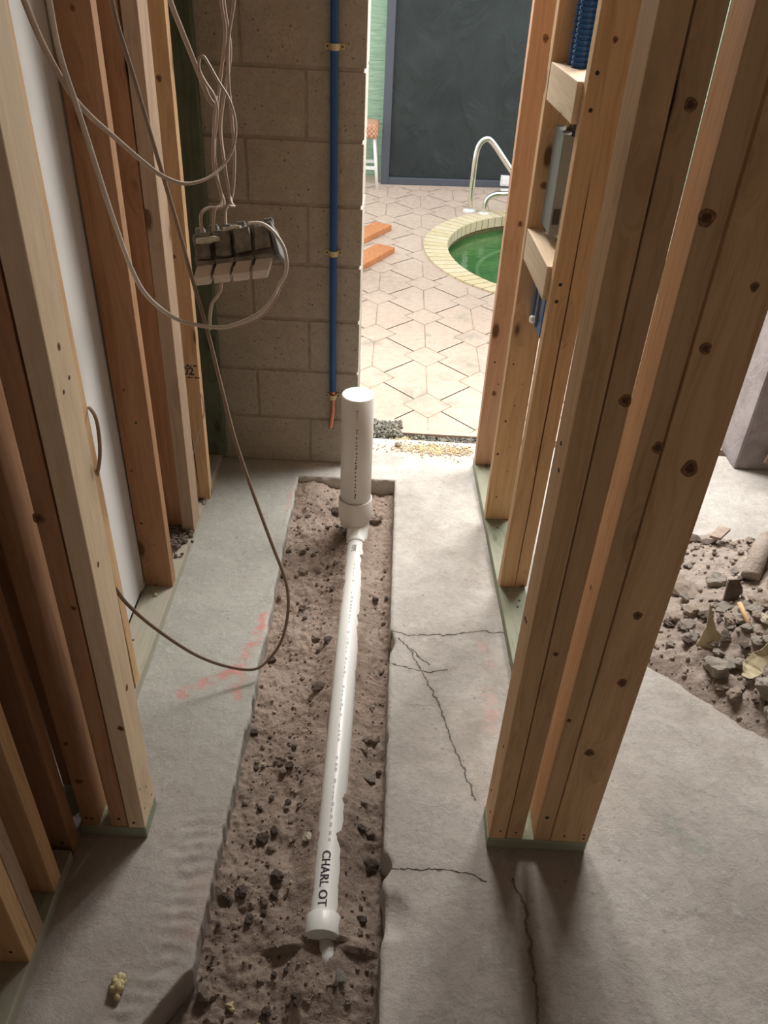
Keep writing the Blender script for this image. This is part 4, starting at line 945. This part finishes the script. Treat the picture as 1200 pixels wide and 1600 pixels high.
cable('hanging cable bending into the left end of the outlet box', up(CAB['hang1']), 0.0042, 'cable_dusty', 0.7)
cable('hanging cable running straight into the middle of the outlet box', up(CAB['hang2']), 0.0040, 'cable_dusty', 0.7)
cable('hanging cable ending in a pale hook just above the outlet box', up(CAB['hang3']), 0.0040, 'cable_dusty', 0.7)
cable('short cable joining the loop to the outlet box', CAB['hang4'], 0.0040, 'cable_dusty', 0.7)
cable('short cable stub dangling below the outlet box', CAB['tail'], 0.0052, 'cable_dusty', 0.5)
cable('small cable loop poking out of the stud beside the drywall', CAB['loop'], 0.0042, 'cable_dusty', 0.6)
cable('thin wire drooping across the stamped stud', CAB['wirefar'], 0.0022, 'cable_dusty', 0.7)
cable('thin white wire hanging behind the reddish stud', [(-0.716, 2.05, 1.9), (-0.712, 2.06, 1.45), (-0.709, 2.07, 1.1), (-0.716, 2.08, 0.8), (-0.713, 2.09, 0.4), (-0.711, 2.10, 0.05)], 0.0026, 'cable_white', 0.8)

ob = thing('outlet_box', 'mortar covered four gang outlet box hanging from the cables', 'electrical box', (-0.386, 1.99, 1.108), (math.radians(-33), math.radians(-9), math.radians(2)))
# local: x along the gang, z up (back of box), open faces towards -z
bm = nb()
def lumpy(bm, x0, x1, y0, y1, z0, z1, bev, k, amp):
    b2 = nb(); box(b2, x0, x1, y0, y1, z0, z1, bev, 2)
    bmesh.ops.subdivide_edges(b2, edges=b2.edges[:], cuts=5, use_grid_fill=True)
    for v in b2.verts: v.co += Vector((fbm(v.co * 40 + Vector((k, 0, 0))), fbm(v.co * 40 + Vector((0, k, 0))), fbm(v.co * 40 + Vector((0, 0, k))))) * amp
    me = bpy.data.meshes.new('t'); b2.to_mesh(me); b2.free(); bm.from_mesh(me); bpy.data.meshes.remove(me)
lumpy(bm, -0.103, 0.098, -0.030, 0.035, -0.022, 0.052, 0.004, 3, 0.0035)
obj('body', bm, 'boxgrey', ob, smooth=True)
for i in range(4):
    x0 = -0.100 + i * 0.049; bm = nb(); lumpy(bm, x0 + 0.004, x0 + 0.043, -0.047 + 0.003 * (i % 2), -0.026, -0.018 + 0.004 * i, 0.050 - 0.004 * (i == 0), 0.004, i * 5, 0.004)
    obj('gang_side', bm, 'boxgrey', ob, smooth=True)
for i in range(6):
    x0 = -0.095 + i * 0.034; bm = nb(); box(bm, x0, x0 + 0.022, -0.030, -0.010, 0.048, 0.066 + 0.003 * (i % 2), 0.002, 1); obj('clamp_tab', bm, 'boxtab', ob)
bm = nb(); box(bm, 0.096, 0.106, -0.046, 0.036, -0.026, 0.056, 0.002, 1)
for v in bm.verts: v.co.x += v.co.z * -0.18
obj('side_flange', bm, 'boxtab', ob)
for i in range(4):
    x0 = -0.094 + i * 0.0485; o2 = None
    bm = nb(); q = [(x0, -0.044), (x0 + 0.036, -0.044), (x0 + 0.036, 0.026), (x0, 0.026)]
    box(bm, x0, x0 + 0.040, -0.046, 0.030, -0.058, -0.026, 0.003, 2)
    for v in bm.verts:
        if v.co.z < -0.04: v.co.y += 0.004; 
        v.co.x -= 0.016 * (v.co.y + 0.044) / 0.07; v.co.x += (v.co.z + 0.026) * 0.45
    obj('switch_insert', bm, 'beige', ob)
    bm = nb(); box(bm, x0 - 0.003, x0 + 0.043, -0.050, -0.043, -0.031, -0.021, 0.001); obj('insert_rim', bm, 'boxgrey', ob)
bm = nb(); lumpy(bm, -0.088, -0.030, -0.058, -0.040, 0.020, 0.032, 0.004, 9, 0.004); obj('mortar_ledge', bm, 'mortar', ob, smooth=True)
bm = nb(); lumpy(bm, -0.024, 0.022, -0.050, -0.036, 0.045, 0.054, 0.003, 19, 0.004); obj('mortar_crust', bm, 'mortar', ob, smooth=True)

# ================================================================= RUBBLE IN THE RIGHT ROOM
def rub_in(x, y):
    # lower-left boundary line, then the back edge
    a = (y - 1.73) - (x - 0.826) * (-0.96)     # line (0.826,1.73)-(1.10,1.467)
    b = (2.40 + 0.06 * fbm((x * 3, 0, 0))) - y
    c = x - (0.80 + 0.25 * max(0, y - 1.75) / 0.6)
    return min(a * 0.72, b, c)
def rub_z(x, y):
    e = rub_in(x, y) + 0.012 * fbm((x * 14, y * 14, 0)); s = max(0.0, min(1.0, e / 0.42))
    z = -0.004 + 0.20 * s ** 0.8 * (0.55 + 0.45 * min(1, max(0, (x - 0.8) / 0.7)))
    a = min(1, max(0, e * 12))
    return z + a * (0.014 * fbm((x * 7, y * 7, 3)) + 0.008 * fbm((x * 26, y * 26, 5)) + 0.004 * fbm((x * 70, y * 70, 6), 3)) - (0.03 if e < -0.01 else 0)
bm = nb(); nx, ny = 240, 210
rows = [[bm.verts.new((0.76 + 1.5 * i / nx, 1.15 + 1.30 * j / ny, rub_z(0.76 + 1.5 * i / nx, 1.15 + 1.30 * j / ny))) for i in range(nx + 1)] for j in range(ny + 1)]
for a, b in zip(rows[:-1], rows[1:]):
    for i in range(nx):
        if max(v.co.z for v in (a[i], a[i + 1], b[i + 1], b[i])) > -0.03: bm.faces.new((a[i], a[i + 1], b[i + 1], b[i]))
for _ in range(1100):
    x = 0.80 + 0.8 * rc.random(); y = 1.4 + 1.0 * rc.random()
    if rub_in(x, y) < 0.01: continue
    s = 0.002 + 0.007 * rc.random() ** 2; crumb(bm, x, y, rub_z(x, y) + s * 0.3, s)
tag(obj('rubble_heap', bm, 'rubble_soil', smooth=True), 'mound of dusty soil and crushed concrete in the right room', 'rubble', kind='stuff')
def rr(px, py, s, m, lab, group=None, sc=(1, 1, 1), rot=None, name='concrete_chunk', lift=0.4):
    return put_rock(name, px, py, rub_z(px, py) + s * lift, s, m, lab, group, 'rubble', sc, rot)
rr(1.005, 1.695, 0.040, 'rock', 'large rough concrete lump just below the upright yellow shard', sc=(1, 1, 1.1))
rr(1.130, 1.60, 0.045, 'rock', 'largest concrete lump near the right edge, below the crumpled paper')
rr(1.125, 1.53, 0.034, 'rock', 'rounded concrete lump lowest on the right edge')
rr(1.085, 1.70, 0.024, 'rock', 'small pale concrete lump right of the large rough one')
rr(1.135, 1.76, 0.024, 'rock', 'pale round lump above the crumpled paper')
rr(0.90, 1.80, 0.014, 'rock', 'lone pebble on the left of the soil fan')
rr(1.19, 1.90, 0.034, 'rock_tan', 'flat tan stone on the rubble behind the wood stick', sc=(1.2, .9, .8))
rr(1.18, 1.83, 0.022, 'rock_pale', 'round pale disc shaped stone beside the stick', sc=(1, 1, .6))
rr(1.02, 2.06, 0.045, 'rock_tan', 'long flat slab lying left on the rubble', sc=(1.6, .9, .45))
rr(1.12, 2.06, 0.034, 'rock', 'pale grey chunk above the dark upright slab')
rr(1.00, 1.93, 0.030, 'rock_tan', 'dusty chunk at the left side of the heap')
rr(1.16, 2.30, 0.030, 'rock_dark', 'dark flat piece at the far edge of the rubble', sc=(1.3, .8, .35))
n = 0
while n < 190:
    x = 0.86 + 0.6 * rc.random(); y = 1.5 + 0.85 * rc.random()
    if rub_in(x, y) < 0.05 or (x < 1.0 and y < 1.78): continue
    s = 0.009 + 0.020 * rc.random() ** 2
    rr(x, y, s, rc.choice(('rock', 'rock_tan', 'rock', 'rock_dark')), 'small grey chunk of broken concrete among the rubble', 'small chunks in the rubble', name='concrete_chunk', sc=(1, rc.uniform(.7, 1.1), rc.uniform(.5, .9))); n += 1
def sheet(name, pts, th, m, label, cat, sub=3, amp=0.004):
    bm = nb(); bm.faces.new([bm.verts.new(p) for p in pts]); bmesh.ops.triangulate(bm, faces=bm.faces[:]); bmesh.ops.subdivide_edges(bm, edges=bm.edges[:], cuts=sub, use_grid_fill=True)
    for v in bm.verts: v.co += Vector((fbm(v.co * 14), fbm(v.co * 14 + Vector((9, 0, 0))), fbm(v.co * 14 + Vector((0, 9, 0))))) * amp
    bmesh.ops.recalc_face_normals(bm, faces=bm.faces); bmesh.ops.solidify(bm, geom=bm.faces[:], thickness=th)
    return tag(obj(name, bm, m), label, cat)
z0 = rub_z(1.0, 1.80)
sheet('insulation_shard', [(0.975, 1.785, z0 - 0.02), (0.990, 1.80, z0 + 0.06), (0.992, 1.83, 0.185), (1.012, 1.815, 0.13), (1.022, 1.80, z0 + 0.05), (1.042, 1.79, z0 + 0.03), (1.02, 1.77, z0 - 0.01)], 0.003, 'paper', 'pointed yellowish shard standing upright in the rubble', 'shard')
z1 = rub_z(1.10, 1.66)
sheet('crumpled_paper', [(1.060, 1.655, z1 + 0.02), (1.07, 1.69, z1 + 0.04), (1.10, 1.70, z1 + 0.06), (1.15, 1.72, z1 + 0.10), (1.21, 1.76, z1 + 0.15), (1.22, 1.73, z1 + 0.07), (1.15, 1.69, z1 + 0.05), (1.125, 1.66, z1 + 0.03), (1.09, 1.635, z1 + 0.02)], 0.002, 'paper', 'crumpled yellowed paper at the right edge of the rubble', 'paper', 3, 0.010)
z2 = rub_z(1.12, 1.98)
sheet('tile_fragment', [(1.095, 1.95, z2 - 0.02), (1.10, 1.97, z2 + 0.07), (1.135, 1.98, z2 + 0.065), (1.15, 1.97, z2 + 0.04), (1.14, 1.95, z2 - 0.02)], 0.008, 'rock_dark', 'dark slab fragment standing in the middle of the rubble', 'slab', 2, 0.002)
sheet('tile_fragment', [(1.15, 2.28, .105), (1.20, 2.34, .105), (1.235, 2.32, .11), (1.18, 2.26, .11)], 0.010, 'rock_tan', 'flat pale tile fragment at the far edge of the rubble', 'slab', 2, 0.001)
ws = rub_z(1.12, 1.84)
bm = nb(); tube(bm, [Vector((1.105, 1.875, ws + 0.045)), Vector((1.120, 1.83, ws + 0.02)), Vector((1.128, 1.80, ws + 0.005))], 0.007, 6); tag(obj('wood_splinter', bm, 'pine'), 'small wooden splinter stuck in the rubble', 'wood')
bm = nb(); pts = [Vector((1.20, 2.03, rub_z(1.2, 2.03) + 0.02)), Vector((1.25, 2.12, rub_z(1.25, 2.12) + 0.045)), Vector((1.33, 2.24, rub_z(1.33, 2.24) + 0.05))]
tube(bm, catmull(pts, 8), 0.030, 16)
for v in bm.verts: v.co += Vector((1, 1, 1)) * 0.004 * fbm(v.co * 22)
tag(obj('concrete_core', bm, 'rubble_soil'), 'dusty round pipe piece lying on the rubble at the right edge', 'pipe')
bm = nb(); box(bm, 0, 0.06, 0, 0.012, 0, 0.55, 0.002); o = obj('wood_strip', bm, 'pine_grey', loc=(1.56, 2.86, 0.06), rot=(-0.06, 0.22, 0)); tag(o, 'weathered wooden strip leaning on the plaster wall at the right edge', 'wood strip')
